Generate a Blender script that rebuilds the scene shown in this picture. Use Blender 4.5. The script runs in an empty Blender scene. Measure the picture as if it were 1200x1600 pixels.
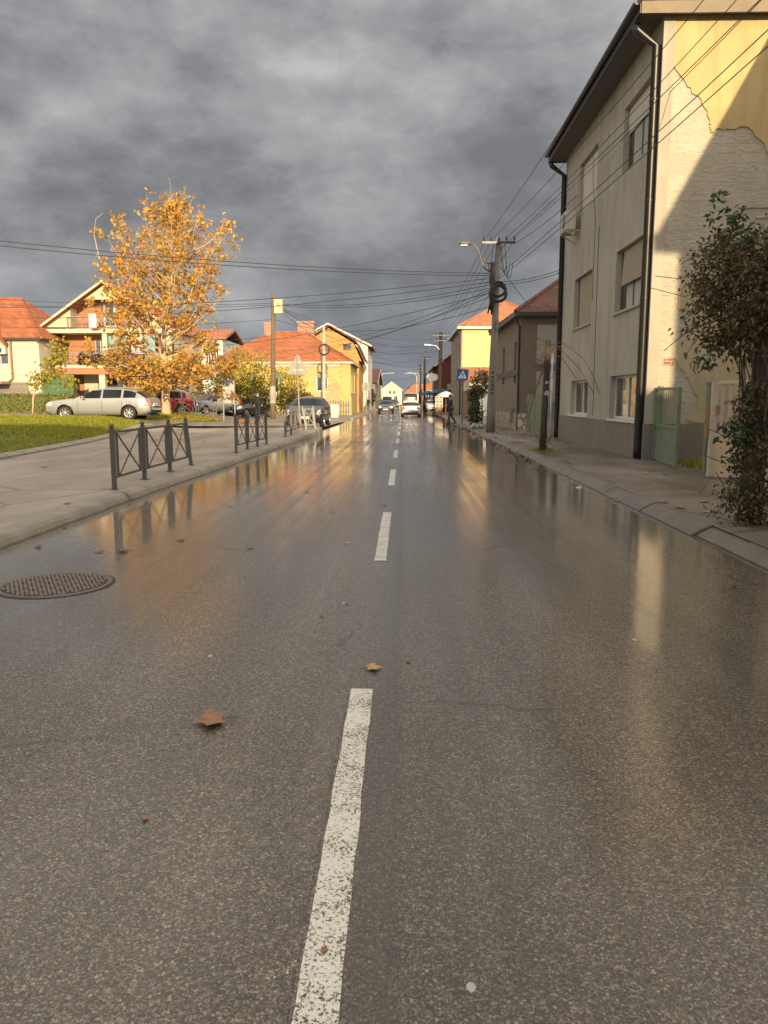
import bpy, math, random
from mathutils import Vector, Matrix
R = random.Random(11)
U = R.uniform
rad = math.radians
scn = bpy.context.scene
COL = scn.collection
SUN_AZ, SUN_EL = rad(8.0), rad(14.5)      # sun low behind the camera, a little to its right

# ------------------------------------------------------------------ materials
def new_mat(name):
    m = bpy.data.materials.new(name); m.use_nodes = True
    nt = m.node_tree
    return m, nt, nt.nodes['Principled BSDF']
def nd(nt, t, **kw):
    n = nt.nodes.new(t)
    for k, v in kw.items():
        if k.startswith('i_'):
            key = k[2:]
            n.inputs[int(key) if key.isdigit() else key.replace('_', ' ')].default_value = v
        else: setattr(n, k, v)
    return n
def lk(nt, a, b): nt.links.new(a, b)
def math_(nt, op, a, b=None, c=None, clamp=False):
    n = nt.nodes.new('ShaderNodeMath'); n.operation = op; n.use_clamp = clamp
    for i, v in enumerate((a, b, c)):
        if v is None: continue
        if isinstance(v, (int, float)): n.inputs[i].default_value = v
        else: nt.links.new(v, n.inputs[i])
    return n.outputs[0]
def ramp(nt, fac, stops):
    n = nt.nodes.new('ShaderNodeValToRGB'); e = n.color_ramp.elements
    while len(e) < len(stops): e.new(0.5)
    for i, (p, c) in enumerate(stops):
        e[i].position = p
        e[i].color = (c, c, c, 1) if isinstance(c, (int, float)) else (*c, 1)
    nt.links.new(fac, n.inputs[0]); return n.outputs[0]
def mixc(nt, fac, a, b, mode='MIX'):
    n = nt.nodes.new('ShaderNodeMix'); n.data_type = 'RGBA'; n.blend_type = mode
    for i, v in ((0, fac), (6, a), (7, b)):
        if isinstance(v, (int, float)): n.inputs[i].default_value = v
        elif isinstance(v, tuple): n.inputs[i].default_value = (*v, 1)
        else: nt.links.new(v, n.inputs[i])
    return n.outputs[2]
def noise(nt, vec, scale, detail=4, rough=0.55, dist=0.0):
    n = nd(nt, 'ShaderNodeTexNoise'); n.inputs['Scale'].default_value = scale
    n.inputs['Detail'].default_value = detail; n.inputs['Roughness'].default_value = rough
    n.inputs['Distortion'].default_value = dist
    nt.links.new(vec, n.inputs['Vector']); return n.outputs[0]
def scaled(nt, vec, s):
    n = nd(nt, 'ShaderNodeVectorMath', operation='MULTIPLY'); nt.links.new(vec, n.inputs[0]); n.inputs[1].default_value = s
    return n.outputs[0]
def bump(nt, h, strength, dist=0.02):
    b = nd(nt, 'ShaderNodeBump'); b.inputs['Strength'].default_value = strength; b.inputs['Distance'].default_value = dist
    nt.links.new(h, b.inputs['Height']); return b.outputs[0]
def pos(nt): return nd(nt, 'ShaderNodeNewGeometry').outputs['Position']
def objc(nt): return nd(nt, 'ShaderNodeTexCoord').outputs['Object']
def dk(c, k): return tuple(x * k for x in c)

def plain(name, col, rough=0.6, var=0.25, scale=3.0, bmp=0.0, bscale=40.0, metal=0.0, streak=0.0, coat=0.0, spec=0.5, local=False):
    m, nt, p = new_mat(name); P = objc(nt) if local else pos(nt)
    f = noise(nt, P, scale, 5)
    c = mixc(nt, f, dk(col, 1 - var), dk(col, 1 + var))
    if streak:
        s = noise(nt, scaled(nt, P, (1.5, 1.5, 0.22)), 1.5, 6, 0.65, 0.6)
        c = mixc(nt, ramp(nt, s, [(0.36, streak), (0.56, 0.0)]), c, dk(col, 0.66))
        s2 = noise(nt, P, 0.45, 4, 0.6)
        c = mixc(nt, ramp(nt, s2, [(0.45, 0.0), (0.7, streak * 0.7)]), c, dk(col, 1.25))
    lk(nt, c, p.inputs['Base Color']); p.inputs['Roughness'].default_value = rough
    p.inputs['Metallic'].default_value = metal; p.inputs['Coat Weight'].default_value = coat
    p.inputs['Coat Roughness'].default_value = 0.06; p.inputs['Specular IOR Level'].default_value = spec
    if bmp: lk(nt, bump(nt, noise(nt, P, bscale, 4), bmp), p.inputs['Normal'])
    return m
def flat(name, col, rough=0.5, metal=0.0, coat=0.0, emit=0.0, spec=0.5):
    m, nt, p = new_mat(name)
    p.inputs['Base Color'].default_value = (*col, 1); p.inputs['Roughness'].default_value = rough
    p.inputs['Metallic'].default_value = metal; p.inputs['Coat Weight'].default_value = coat; p.inputs['Specular IOR Level'].default_value = spec
    if emit:
        p.inputs['Emission Color'].default_value = (*col, 1); p.inputs['Emission Strength'].default_value = emit
    return m
def glass(name, col=(0.03, 0.035, 0.04), rough=0.04):
    m, nt, p = new_mat(name); P = pos(nt)
    c = mixc(nt, ramp(nt, noise(nt, P, 0.9, 3), [(0.4, 0.0), (0.65, 1.0)]), col, dk(col, 3.2))
    lk(nt, c, p.inputs['Base Color']); p.inputs['Roughness'].default_value = rough; p.inputs['Specular IOR Level'].default_value = 0.8
    lk(nt, bump(nt, noise(nt, P, 1.3, 2), 0.05, 0.05), p.inputs['Normal'])
    return m
def leafmat(name, cols, rough=0.5, trans=0.3):
    m, nt, p = new_mat(name)
    rnd = nd(nt, 'ShaderNodeNewGeometry').outputs['Random Per Island']
    stops = [(i / max(1, len(cols) - 1), c) for i, c in enumerate(cols)]
    c = ramp(nt, rnd, stops)
    lk(nt, c, p.inputs['Base Color']); p.inputs['Roughness'].default_value = rough; p.inputs['Specular IOR Level'].default_value = 0.3
    t = nd(nt, 'ShaderNodeBsdfTranslucent'); lk(nt, c, t.inputs[0])
    mx = nd(nt, 'ShaderNodeMixShader'); mx.inputs[0].default_value = trans
    lk(nt, p.outputs[0], mx.inputs[1]); lk(nt, t.outputs[0], mx.inputs[2])
    lk(nt, mx.outputs[0], nt.nodes['Material Output'].inputs[0])
    return m
def tiles(name, col, row=0.2, colw=0.24, var=0.35, rough=0.75):
    m, nt, p = new_mat(name); P = pos(nt)
    sep = nd(nt, 'ShaderNodeSeparateXYZ'); lk(nt, P, sep.inputs[0])
    zz = math_(nt, 'DIVIDE', sep.outputs[2], row)
    fr = math_(nt, 'FRACT', zz); fl = math_(nt, 'FLOOR', zz)
    hx = math_(nt, 'ADD', sep.outputs[0], sep.outputs[1]); hx = math_(nt, 'DIVIDE', hx, colw)
    cf = math_(nt, 'FLOOR', hx)
    wave = math_(nt, 'SINE', math_(nt, 'MULTIPLY', hx, 6.2832))
    cb = nd(nt, 'ShaderNodeCombineXYZ'); lk(nt, fl, cb.inputs[0]); lk(nt, cf, cb.inputs[1])
    wn = nd(nt, 'ShaderNodeTexWhiteNoise', noise_dimensions='2D'); lk(nt, cb.outputs[0], wn.inputs['Vector'])
    big = noise(nt, P, 0.7, 4)
    t = math_(nt, 'ADD', math_(nt, 'MULTIPLY', wn.outputs[0], 0.55), math_(nt, 'MULTIPLY', big, 0.45))
    c = mixc(nt, t, dk(col, 1 - var), dk(col, 1 + var))
    edge = ramp(nt, fr, [(0.0, 1.0), (0.12, 0.0)])
    c = mixc(nt, math_(nt, 'MULTIPLY', edge, 0.75), c, dk(col, 0.22))
    lk(nt, c, p.inputs['Base Color']); p.inputs['Roughness'].default_value = rough; p.inputs['Specular IOR Level'].default_value = 0.25
    h = math_(nt, 'ADD', math_(nt, 'MULTIPLY', fr, -1.0), math_(nt, 'MULTIPLY', wave, 0.3))
    lk(nt, bump(nt, h, 0.6, 0.04), p.inputs['Normal'])
    return m
def bricks(name, col, mortar=(0.45, 0.4, 0.34), w=0.26, h=0.08, mort=0.012):
    m, nt, p = new_mat(name); P = pos(nt)
    sep = nd(nt, 'ShaderNodeSeparateXYZ'); lk(nt, P, sep.inputs[0])
    cb = nd(nt, 'ShaderNodeCombineXYZ'); lk(nt, math_(nt, 'ADD', sep.outputs[0], sep.outputs[1]), cb.inputs[0]); lk(nt, sep.outputs[2], cb.inputs[1])
    b = nd(nt, 'ShaderNodeTexBrick'); lk(nt, cb.outputs[0], b.inputs['Vector'])
    b.inputs['Color1'].default_value = (*dk(col, 0.8), 1); b.inputs['Color2'].default_value = (*dk(col, 1.25), 1); b.inputs['Mortar'].default_value = (*mortar, 1)
    b.inputs['Scale'].default_value = 1.0; b.inputs['Brick Width'].default_value = w; b.inputs['Row Height'].default_value = h; b.inputs['Mortar Size'].default_value = mort
    c = mixc(nt, 0.5, b.outputs[0], mixc(nt, noise(nt, P, 2.5), dk(col, 0.6), dk(col, 1.4)), 'MULTIPLY')
    lk(nt, mixc(nt, 0.35, b.outputs[0], mixc(nt, noise(nt, P, 2.5), dk(col, 0.7), dk(col, 1.3))), p.inputs['Base Color']); p.inputs['Roughness'].default_value = 0.85
    lk(nt, bump(nt, b.outputs[1], -0.4, 0.01), p.inputs['Normal'])
    return m
def stonework(name, col, scale=3.2):
    m, nt, p = new_mat(name); P = pos(nt)
    v = nd(nt, 'ShaderNodeTexVoronoi', feature='DISTANCE_TO_EDGE'); v.inputs['Scale'].default_value = scale; lk(nt, P, v.inputs['Vector'])
    v2 = nd(nt, 'ShaderNodeTexVoronoi'); v2.inputs['Scale'].default_value = scale; lk(nt, P, v2.inputs['Vector'])
    c = mixc(nt, v2.outputs['Color'], dk(col, 0.7), dk(col, 1.3))
    c = mixc(nt, ramp(nt, v.outputs[0], [(0.02, 1.0), (0.09, 0.0)]), c, dk(col, 0.35))
    lk(nt, c, p.inputs['Base Color']); p.inputs['Roughness'].default_value = 0.85
    lk(nt, bump(nt, ramp(nt, v.outputs[0], [(0.0, 0.0), (0.12, 1.0)]), 0.6, 0.03), p.inputs['Normal'])
    return m

def asphalt_nodes(nt, p):
    P = pos(nt)
    wj = nd(nt, 'ShaderNodeTexNoise'); wj.inputs['Scale'].default_value = 140; wj.inputs['Detail'].default_value = 3; lk(nt, P, wj.inputs['Vector'])
    vj = nd(nt, 'ShaderNodeVectorMath', operation='MULTIPLY_ADD'); lk(nt, wj.outputs[1], vj.inputs[0]); vj.inputs[1].default_value = (.011, .011, .011); lk(nt, P, vj.inputs[2]); PJ = vj.outputs[0]
    v = nd(nt, 'ShaderNodeTexVoronoi'); v.inputs['Scale'].default_value = 92; lk(nt, PJ, v.inputs['Vector'])
    v2 = nd(nt, 'ShaderNodeTexVoronoi'); v2.inputs['Scale'].default_value = 210; lk(nt, PJ, v2.inputs['Vector'])
    sp = nd(nt, 'ShaderNodeSeparateColor'); lk(nt, v.outputs['Color'], sp.inputs[0]); sp2 = nd(nt, 'ShaderNodeSeparateColor'); lk(nt, v2.outputs['Color'], sp2.inputs[0])
    stone = ramp(nt, sp.outputs[0], [(0.0, (0.042, 0.034, 0.027)), (0.35, (0.078, 0.065, 0.051)), (0.65, (0.150, 0.125, 0.097)), (0.85, (0.27, 0.228, 0.175)), (1.0, (0.44, 0.375, 0.29))])
    hue = ramp(nt, sp.outputs[1], [(0.0, (1.12, .96, .82)), (0.5, (1, 1, 1)), (1.0, (.90, .98, 1.06))])
    stone = mixc(nt, 1.0, stone, hue, 'MULTIPLY')
    fine = ramp(nt, sp2.outputs[0], [(0.0, (0.032, 0.027, 0.022)), (0.55, (0.072, 0.060, 0.048)), (0.8, (0.19, 0.16, 0.125)), (1.0, (0.36, 0.30, 0.23))])
    edge = ramp(nt, v.outputs['Distance'], [(0.30, 0.0), (0.62, 1.0)])
    c = mixc(nt, edge, stone, fine)
    c = mixc(nt, math_(nt, 'MULTIPLY', noise(nt, P, 60, 4, .65), .5), c, (.042, .035, .028))
    big = noise(nt, scaled(nt, P, (1.0, 0.22, 1)), 0.8, 5, 0.6)
    c = mixc(nt, 1.0, c, ramp(nt, big, [(0.3, (0.74, 0.73, 0.72)), (0.7, (1.22, 1.18, 1.12))]), 'MULTIPLY')
    sx = nd(nt, 'ShaderNodeSeparateXYZ'); lk(nt, P, sx.inputs[0])
    band = ramp(nt, math_(nt, 'ADD', math_(nt, 'MULTIPLY', math_(nt, 'ABSOLUTE', math_(nt, 'ADD', sx.outputs[0], .085)), 6.0), math_(nt, 'MULTIPLY', noise(nt, P, 3, 3), .3)), [(.45, 1.0), (.75, 0.0)])
    c = mixc(nt, math_(nt, 'MULTIPLY', band, .38), c, (.05, .041, .033))
    tk = noise(nt, scaled(nt, P, (1.6, 0.03, 1)), 1.0, 3, .5); c = mixc(nt, 1.0, c, ramp(nt, tk, [(.35, .80), (.65, 1.16)]), 'MULTIPLY')
    pt = noise(nt, scaled(nt, P, (1.0, .5, 1)), 2.4, 5, .7); c = mixc(nt, ramp(nt, pt, [(.60, 0.0), (.70, .35)]), c, (.045, .037, .03))
    ck = nd(nt, 'ShaderNodeTexVoronoi', feature='DISTANCE_TO_EDGE'); ck.inputs['Scale'].default_value = 0.42
    wq = nd(nt, 'ShaderNodeTexNoise'); wq.inputs['Scale'].default_value = 2.2; wq.inputs['Detail'].default_value = 5; lk(nt, P, wq.inputs['Vector'])
    va = nd(nt, 'ShaderNodeVectorMath', operation='MULTIPLY_ADD'); lk(nt, wq.outputs[1], va.inputs[0]); va.inputs[1].default_value = (.5, .5, 0); lk(nt, P, va.inputs[2]); lk(nt, va.outputs[0], ck.inputs['Vector'])
    ckm = math_(nt, 'MULTIPLY', ramp(nt, ck.outputs[0], [(.002, .75), (.006, 0.0)]), ramp(nt, noise(nt, P, .35, 3), [(.50, 0.0), (.58, 1.0)]))
    c = mixc(nt, ckm, c, (.02, .017, .015))
    return P, v, c, big
def asphalt():
    m, nt, p = new_mat('wet_asphalt'); P, v, c, big = asphalt_nodes(nt, p)
    sep = nd(nt, 'ShaderNodeSeparateXYZ'); lk(nt, P, sep.inputs[0]); X = sep.outputs[0]
    lk(nt, c, p.inputs['Base Color']); p.inputs['Roughness'].default_value = 0.62; p.inputs['Specular IOR Level'].default_value = 0.35
    tr = noise(nt, scaled(nt, P, (7.0, 0.05, 1)), 1.0, 4, 0.6)           # streaks drawn along the lanes by tyres
    pool = noise(nt, scaled(nt, P, (0.55, 0.16, 1)), 1.0, 4, 0.6)
    gut = math_(nt, 'ABSOLUTE', math_(nt, 'ADD', X, 0.45)); gut = ramp(nt, math_(nt, 'DIVIDE', gut, 4.2), [(0.45, 0.0), (0.8, 1.0)])   # water stands towards the gutters
    wet = math_(nt, 'ADD', math_(nt, 'MULTIPLY', gut, 0.30), math_(nt, 'ADD', math_(nt, 'MULTIPLY', pool, 0.5), math_(nt, 'MULTIPLY', tr, 0.42)), clamp=True)
    lk(nt, ramp(nt, wet, [(0.28, 0.55), (0.55, 1.0)]), p.inputs['Coat Weight'])
    lk(nt, ramp(nt, wet, [(0.32, 0.26), (0.44, 0.17), (0.54, 0.11), (0.60, 0.04)]), p.inputs['Coat Roughness'])
    p.inputs['Coat IOR'].default_value = 1.45
    h = math_(nt, 'ADD', math_(nt, 'MULTIPLY', math_(nt, 'SUBTRACT', 1.0, v.outputs['Distance']), 0.8), math_(nt, 'MULTIPLY', noise(nt, P, 30, 3), 0.8))
    lk(nt, bump(nt, h, 0.5, 0.006), p.inputs['Normal'])
    ch = math_(nt, 'ADD', math_(nt, 'MULTIPLY', noise(nt, scaled(nt, P, (1, 0.6, 1)), 9, 3), 0.5), math_(nt, 'MULTIPLY', noise(nt, P, 70, 2), 0.35))
    lk(nt, bump(nt, ch, 0.06, 0.015), p.inputs['Coat Normal'])
    return m
def road_paint(worn=0.0):
    m, nt, p = new_mat('road_paint' if worn < 0.3 else 'worn_road_paint'); P, v, c, big = asphalt_nodes(nt, p)
    n1 = noise(nt, P, 95, 4, 0.7); n2 = noise(nt, P, 5, 4)
    k = math_(nt, 'ADD', math_(nt, 'MULTIPLY', n1, 0.9), math_(nt, 'MULTIPLY', n2, 0.3))
    mask = ramp(nt, k, [(0.535 + worn * .7, 0.0), (0.585 + worn * .7, 1.0)])
    white = mixc(nt, noise(nt, P, 30), (0.52, 0.49, 0.42), (0.78, 0.74, 0.64))
    lk(nt, mixc(nt, mask, c, white), p.inputs['Base Color']); p.inputs['Roughness'].default_value = 0.55
    p.inputs['Coat Weight'].default_value = 0.7; p.inputs['Coat Roughness'].default_value = 0.3; p.inputs['Coat IOR'].default_value = 1.33
    lk(nt, bump(nt, mask, 0.3, 0.004), p.inputs['Normal'])
    return m
def pavement(name, col, damp=0.5, scale=0.6):
    m, nt, p = new_mat(name); P = pos(nt)
    f = noise(nt, P, scale, 6, 0.6); g = noise(nt, P, 45, 3)
    c = mixc(nt, f, dk(col, 0.7), dk(col, 1.25))
    c = mixc(nt, 0.5, c, mixc(nt, g, dk(col, 0.6), dk(col, 1.4)))
    d = ramp(nt, noise(nt, scaled(nt, P, (1, 0.5, 1)), 0.7, 5, 0.65), [(0.42, 0.0), (0.6, 1.0)])
    c = mixc(nt, math_(nt, 'MULTIPLY', d, damp), c, dk(col, 0.45))
    cr = nd(nt, 'ShaderNodeTexVoronoi', feature='DISTANCE_TO_EDGE'); cr.inputs['Scale'].default_value = 0.35; lk(nt, mixc(nt, 0.12, P, nd(nt, 'ShaderNodeTexNoise').outputs[1]), cr.inputs['Vector'])
    c = mixc(nt, ramp(nt, cr.outputs[0], [(0.004, 0.7), (0.012, 0.0)]), c, dk(col, 0.35))
    lk(nt, c, p.inputs['Base Color'])
    lk(nt, ramp(nt, d, [(0.0, 0.75), (1.0, 0.32)]), p.inputs['Roughness'])
    lk(nt, bump(nt, g, 0.25, 0.006), p.inputs['Normal'])
    return m

M = {}
M['asphalt'] = asphalt(); M['paint'] = road_paint(0.0); M['oldpaint'] = road_paint(0.28)
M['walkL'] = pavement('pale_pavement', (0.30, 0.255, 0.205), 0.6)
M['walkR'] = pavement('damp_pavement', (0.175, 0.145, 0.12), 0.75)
M['yard'] = pavement('forecourt_asphalt', (0.24, 0.205, 0.17), 0.5)
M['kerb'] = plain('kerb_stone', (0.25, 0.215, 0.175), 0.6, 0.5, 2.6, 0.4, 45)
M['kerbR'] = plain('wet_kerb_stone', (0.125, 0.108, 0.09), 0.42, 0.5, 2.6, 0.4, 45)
M['joint'] = plain('dark_joint', (0.05, 0.042, 0.035), 0.9)
M['soil'] = plain('soil', (0.09, 0.075, 0.05), 0.95, 0.4, 2.0, 0.5, 30)
def lawn_mat():
    m, nt, p = new_mat('lawn'); P = pos(nt)
    a = noise(nt, P, 1.1, 6, 0.65); b = noise(nt, P, 28, 4, 0.7)
    c = mixc(nt, ramp(nt, a, [(0.35, 0.0), (0.65, 1.0)]), (0.075, 0.11, 0.018), (0.17, 0.20, 0.035))
    c = mixc(nt, b, dk((0.07, 0.09, 0.02), 1.0), c, 'MIX')
    c = mixc(nt, ramp(nt, noise(nt, P, 6, 4), [(0.62, 0.0), (0.75, 0.6)]), c, (0.26, 0.19, 0.06))
    lk(nt, c, p.inputs['Base Color']); p.inputs['Roughness'].default_value = 0.85; p.inputs['Specular IOR Level'].default_value = 0.2
    lk(nt, bump(nt, b, 0.8, 0.05), p.inputs['Normal']); return m
M['lawn'] = lawn_mat()
M['blade'] = leafmat('grass_blades', [(0.13, 0.15, 0.015), (0.26, 0.27, 0.03), (0.42, 0.39, 0.06), (0.18, 0.20, 0.02)], 0.6, 0.35)
M['planeleaf'] = leafmat('autumn_leaves', [(0.50, 0.21, 0.05), (0.62, 0.34, 0.065), (0.64, 0.43, 0.08), (0.36, 0.16, 0.06), (0.56, 0.44, 0.085), (0.60, 0.27, 0.045), (0.42, 0.23, 0.085), (0.28, 0.24, 0.06), (0.64, 0.36, 0.06)], 0.5, 0.35)
M['yellowleaf'] = leafmat('yellow_green_leaves', [(0.35, 0.32, 0.04), (0.48, 0.40, 0.05), (0.20, 0.22, 0.04), (0.52, 0.36, 0.05), (0.13, 0.15, 0.03)], 0.5, 0.35)
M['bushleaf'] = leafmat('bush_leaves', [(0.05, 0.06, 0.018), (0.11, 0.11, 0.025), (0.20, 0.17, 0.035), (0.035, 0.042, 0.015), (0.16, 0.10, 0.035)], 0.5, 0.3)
M['hedgeleaf'] = leafmat('hedge_leaves', [(0.10, 0.13, 0.03), (0.18, 0.18, 0.05), (0.26, 0.22, 0.08), (0.07, 0.08, 0.025)], 0.55, 0.2)
M['darkleaf'] = leafmat('dark_leaves', [(0.035, 0.055, 0.02), (0.06, 0.08, 0.028), (0.02, 0.035, 0.015), (0.075, 0.085, 0.03)], 0.45, 0.2)
M['vineleaf'] = leafmat('vine_leaves', [(0.085, 0.085, 0.04), (0.15, 0.125, 0.055), (0.055, 0.05, 0.028), (0.20, 0.155, 0.075), (0.13, 0.08, 0.05), (0.09, 0.04, 0.034)], 0.45, 0.25)
M['vinegreen'] = leafmat('fresh_vine_leaves', [(0.05, 0.085, 0.05), (0.09, 0.13, 0.05), (0.035, 0.06, 0.035)], 0.4, 0.25)
M['litter'] = leafmat('leaf_litter', [(0.34, 0.15, 0.04), (0.48, 0.25, 0.06), (0.22, 0.10, 0.04), (0.50, 0.36, 0.08)], 0.7, 0.1)
M['plantain'] = plain('brown_leaf', (0.26, 0.125, 0.06), 0.55, 0.3, 25, 0.2, 90)
M['yleaf'] = plain('ochre_leaf', (0.42, 0.26, 0.07), 0.55, 0.3, 25, 0.2, 90)
M['dleaf'] = plain('dark_wet_leaf', (0.11, 0.055, 0.03), 0.4, 0.4, 25)
M['bark'] = plain('pale_bark', (0.46, 0.36, 0.24), 0.85, 0.35, 6, 0.5, 20)
M['darkbark'] = plain('dark_bark', (0.06, 0.045, 0.035), 0.9, 0.4, 8, 0.8, 25)
M['twig'] = plain('twig', (0.095, 0.07, 0.052), 0.85, 0.3, 8)
M['iron'] = plain('grey_painted_iron', (0.12, 0.11, 0.102), 0.45, 0.25, 8, 0.1, 60, metal=0.2)
M['castiron'] = plain('cast_iron', (0.15, 0.125, 0.105), 0.35, 0.4, 12, 0.3, 60, metal=0.4)
M['stuccoR'] = plain('weathered_stucco', (0.395, 0.358, 0.298), 0.9, 0.16, 1.2, 0.3, 45, streak=0.6)
M['plinth'] = plain('plinth_render', (0.20, 0.175, 0.145), 0.85, 0.15, 1.5, 0.25, 40, streak=0.25)
M['roughwhite'] = None
def peeled():
    m, nt, p = new_mat('bare_old_render'); P = pos(nt)
    a = noise(nt, P, 2.2, 6, 0.65); b = noise(nt, scaled(nt, P, (7, 7, 16)), 1.0, 5, 0.6)
    c = mixc(nt, a, (0.34, 0.30, 0.235), (0.56, 0.51, 0.42))
    c = mixc(nt, ramp(nt, noise(nt, P, 9, 4, 0.7), [(0.66, 0.0), (0.74, 0.85)]), c, (0.20, 0.15, 0.10))
    lk(nt, c, p.inputs['Base Color']); p.inputs['Roughness'].default_value = 0.92
    pit = ramp(nt, noise(nt, scaled(nt, P, (1, 1, 1.4)), 11, 5, 0.75), [(.64, 0.0), (.70, 1.0)])
    sepz = nd(nt, 'ShaderNodeSeparateXYZ'); lk(nt, P, sepz.inputs[0]); crs = ramp(nt, math_(nt, 'FRACT', math_(nt, 'DIVIDE', sepz.outputs[2], 0.21)), [(0.0, 1.0), (0.10, 0.0)])
    crs = math_(nt, 'MULTIPLY', crs, ramp(nt, noise(nt, P, 1.6, 4, .6), [(.5, 0.0), (.62, 1.0)]))
    hh = math_(nt, 'SUBTRACT', b, math_(nt, 'ADD', math_(nt, 'MULTIPLY', pit, .9), math_(nt, 'MULTIPLY', crs, .22)))
    lk(nt, mixc(nt, math_(nt, 'MAXIMUM', math_(nt, 'MULTIPLY', pit, .5), math_(nt, 'MULTIPLY', crs, .25)), c, (.25, .20, .145)), p.inputs['Base Color'])
    lk(nt, bump(nt, hh, .75, 0.045), p.inputs['Normal']); return m
M['peeled'] = peeled()
M['yplaster'] = plain('ochre_plaster', (0.50, 0.375, 0.185), 0.9, 0.22, 1.6, 0.25, 50, streak=0.5)
M['yplaster_low'] = plain('faded_ochre_plaster', (0.47, 0.39, 0.245), 0.9, 0.2, 1.3, 0.2, 50, streak=0.4)
M['bluegreyplinth'] = plain('grey_plinth', (0.22, 0.205, 0.19), 0.9, 0.15, 1.5, 0.2, 40)
M['pipe'] = plain('black_downpipe', (0.011, 0.0105, 0.011), 0.38, 0.3, 5)
M['stain'] = plain('worn_patch', (0.46, 0.30, 0.17), 0.9, 0.35, 3.5)
M['drain'] = plain('dark_drainpipe', (0.035, 0.032, 0.032), 0.4, 0.25, 5)
M['soffit'] = plain('grey_soffit', (0.14, 0.13, 0.12), 0.8, 0.15, 3)
M['fascia'] = plain('weathered_fascia', (0.22, 0.18, 0.13), 0.8, 0.3, 3)
M['glass'] = glass('window_glass')
M['shopglass'] = glass('shop_glass', (0.02, 0.022, 0.02), 0.03)
M['frame_white'] = plain('white_frame', (0.62, 0.60, 0.55), 0.5, 0.08)
M['frame_wood'] = plain('old_wood_frame', (0.17, 0.135, 0.095), 0.7, 0.3, 10)
M['shutter'] = plain('roller_shutter', (0.37, 0.315, 0.23), 0.6, 0.12, 2)
M['shutter_pale'] = plain('pale_shutter', (0.56, 0.51, 0.42), 0.6, 0.08, 2)
M['sill'] = plain('concrete_sill', (0.42, 0.38, 0.31), 0.85, 0.15, 6)
M['curtain'] = plain('curtain', (0.42, 0.40, 0.36), 0.9, 0.2, 9)
M['acwhite'] = plain('ac_casing', (0.52, 0.50, 0.45), 0.5, 0.1)
M['black'] = flat('black_plastic', (0.012, 0.012, 0.013), 0.5)
M['wire'] = flat('cable_black', (0.03, 0.03, 0.033), 0.6)
M['concrete'] = plain('pole_concrete', (0.19, 0.175, 0.15), 0.9, 0.25, 3, 0.3, 40, streak=0.4)
M['tarred'] = plain('tarred_pole', (0.022, 0.018, 0.015), 0.85, 0.3, 5, 0.3, 30)
M['woodpole'] = plain('pole_wood', (0.15, 0.105, 0.07), 0.85, 0.3, 5, 0.4, 30)
M['paleconcrete'] = plain('pale_concrete', (0.42, 0.39, 0.34), 0.85, 0.15, 3)
M['greengate'] = plain('green_gate_paint', (0.155, 0.195, 0.13), 0.55, 0.3, 4, 0.15, 30)
M['creamgate'] = plain('cream_gate_paint', (0.52, 0.40, 0.245), 0.55, 0.15, 4, 0.1, 30)
M['rosegate'] = plain('faded_gate_frame', (0.50, 0.41, 0.33), 0.6, 0.15, 6)
M['tile_old'] = tiles('old_dark_tiles', (0.115, 0.052, 0.038), 0.16, 0.3)
M['tile_red'] = tiles('orange_red_tiles', (0.33, 0.112, 0.05), 0.40, 0.28, 0.35)
M['tile_orange'] = tiles('orange_tiles', (0.36, 0.145, 0.075), 0.2, 0.26, 0.3)
M['tile_maroon'] = tiles('maroon_tiles', (0.22, 0.05, 0.045), 0.2, 0.3, 0.2)
M['cream'] = plain('cream_render', (0.54, 0.48, 0.37), 0.9, 0.1, 1, 0.1, 40, streak=0.15)
M['creamboard'] = plain('cream_boards', (0.58, 0.50, 0.33), 0.8, 0.12, 2)
M['yellow'] = plain('yellow_render', (0.50, 0.365, 0.15), 0.9, 0.12, 0.8, 0.15, 40, streak=0.2)
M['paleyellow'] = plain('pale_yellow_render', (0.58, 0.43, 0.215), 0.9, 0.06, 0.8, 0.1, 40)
M['orangewall'] = plain('orange_render', (0.54, 0.265, 0.095), 0.9, 0.1, 0.8, 0.1, 40)
M['whitewall'] = plain('white_render', (0.66, 0.63, 0.56), 0.9, 0.08, 1, 0.1, 40)
M['turquoise'] = plain('turquoise_panel', (0.17, 0.33, 0.38), 0.7, 0.15, 1.5)
M['bluewhite'] = plain('pale_blue_render', (0.48, 0.58, 0.58), 0.85, 0.25, 2.5, 0.1, 40)
M['brownR'] = plain('taupe_render', (0.22, 0.185, 0.15), 0.9, 0.1, 1.2, 0.15, 40, streak=0.2)
M['browntrim'] = plain('taupe_trim', (0.135, 0.108, 0.085), 0.9, 0.1, 1.5)
M['greypanel'] = plain('grey_render_panel', (0.27, 0.245, 0.22), 0.9, 0.08, 1.5)
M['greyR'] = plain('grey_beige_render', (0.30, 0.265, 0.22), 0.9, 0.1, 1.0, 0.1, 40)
M['maroonwall'] = plain('maroon_render', (0.16, 0.045, 0.04), 0.85, 0.12, 1.0)
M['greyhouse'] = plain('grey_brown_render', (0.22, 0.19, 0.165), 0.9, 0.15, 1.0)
M['brick'] = bricks('red_brick', (0.36, 0.155, 0.075), (0.36, 0.25, 0.16), 0.26, 0.08, 0.007)
M['oldbrick'] = bricks('chimney_brick', (0.30, 0.135, 0.08))
M['stones'] = stonework('stone_cladding', (0.40, 0.345, 0.26))
M['greenpanel'] = plain('green_sheet', (0.05, 0.13, 0.05), 0.6, 0.15, 2)
M['brownwall'] = plain('brown_boundary_wall', (0.26, 0.165, 0.095), 0.9, 0.2, 1.2, 0.2, 30)
M['bluerail'] = flat('blue_grey_rail', (0.20, 0.22, 0.30), 0.5)
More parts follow.
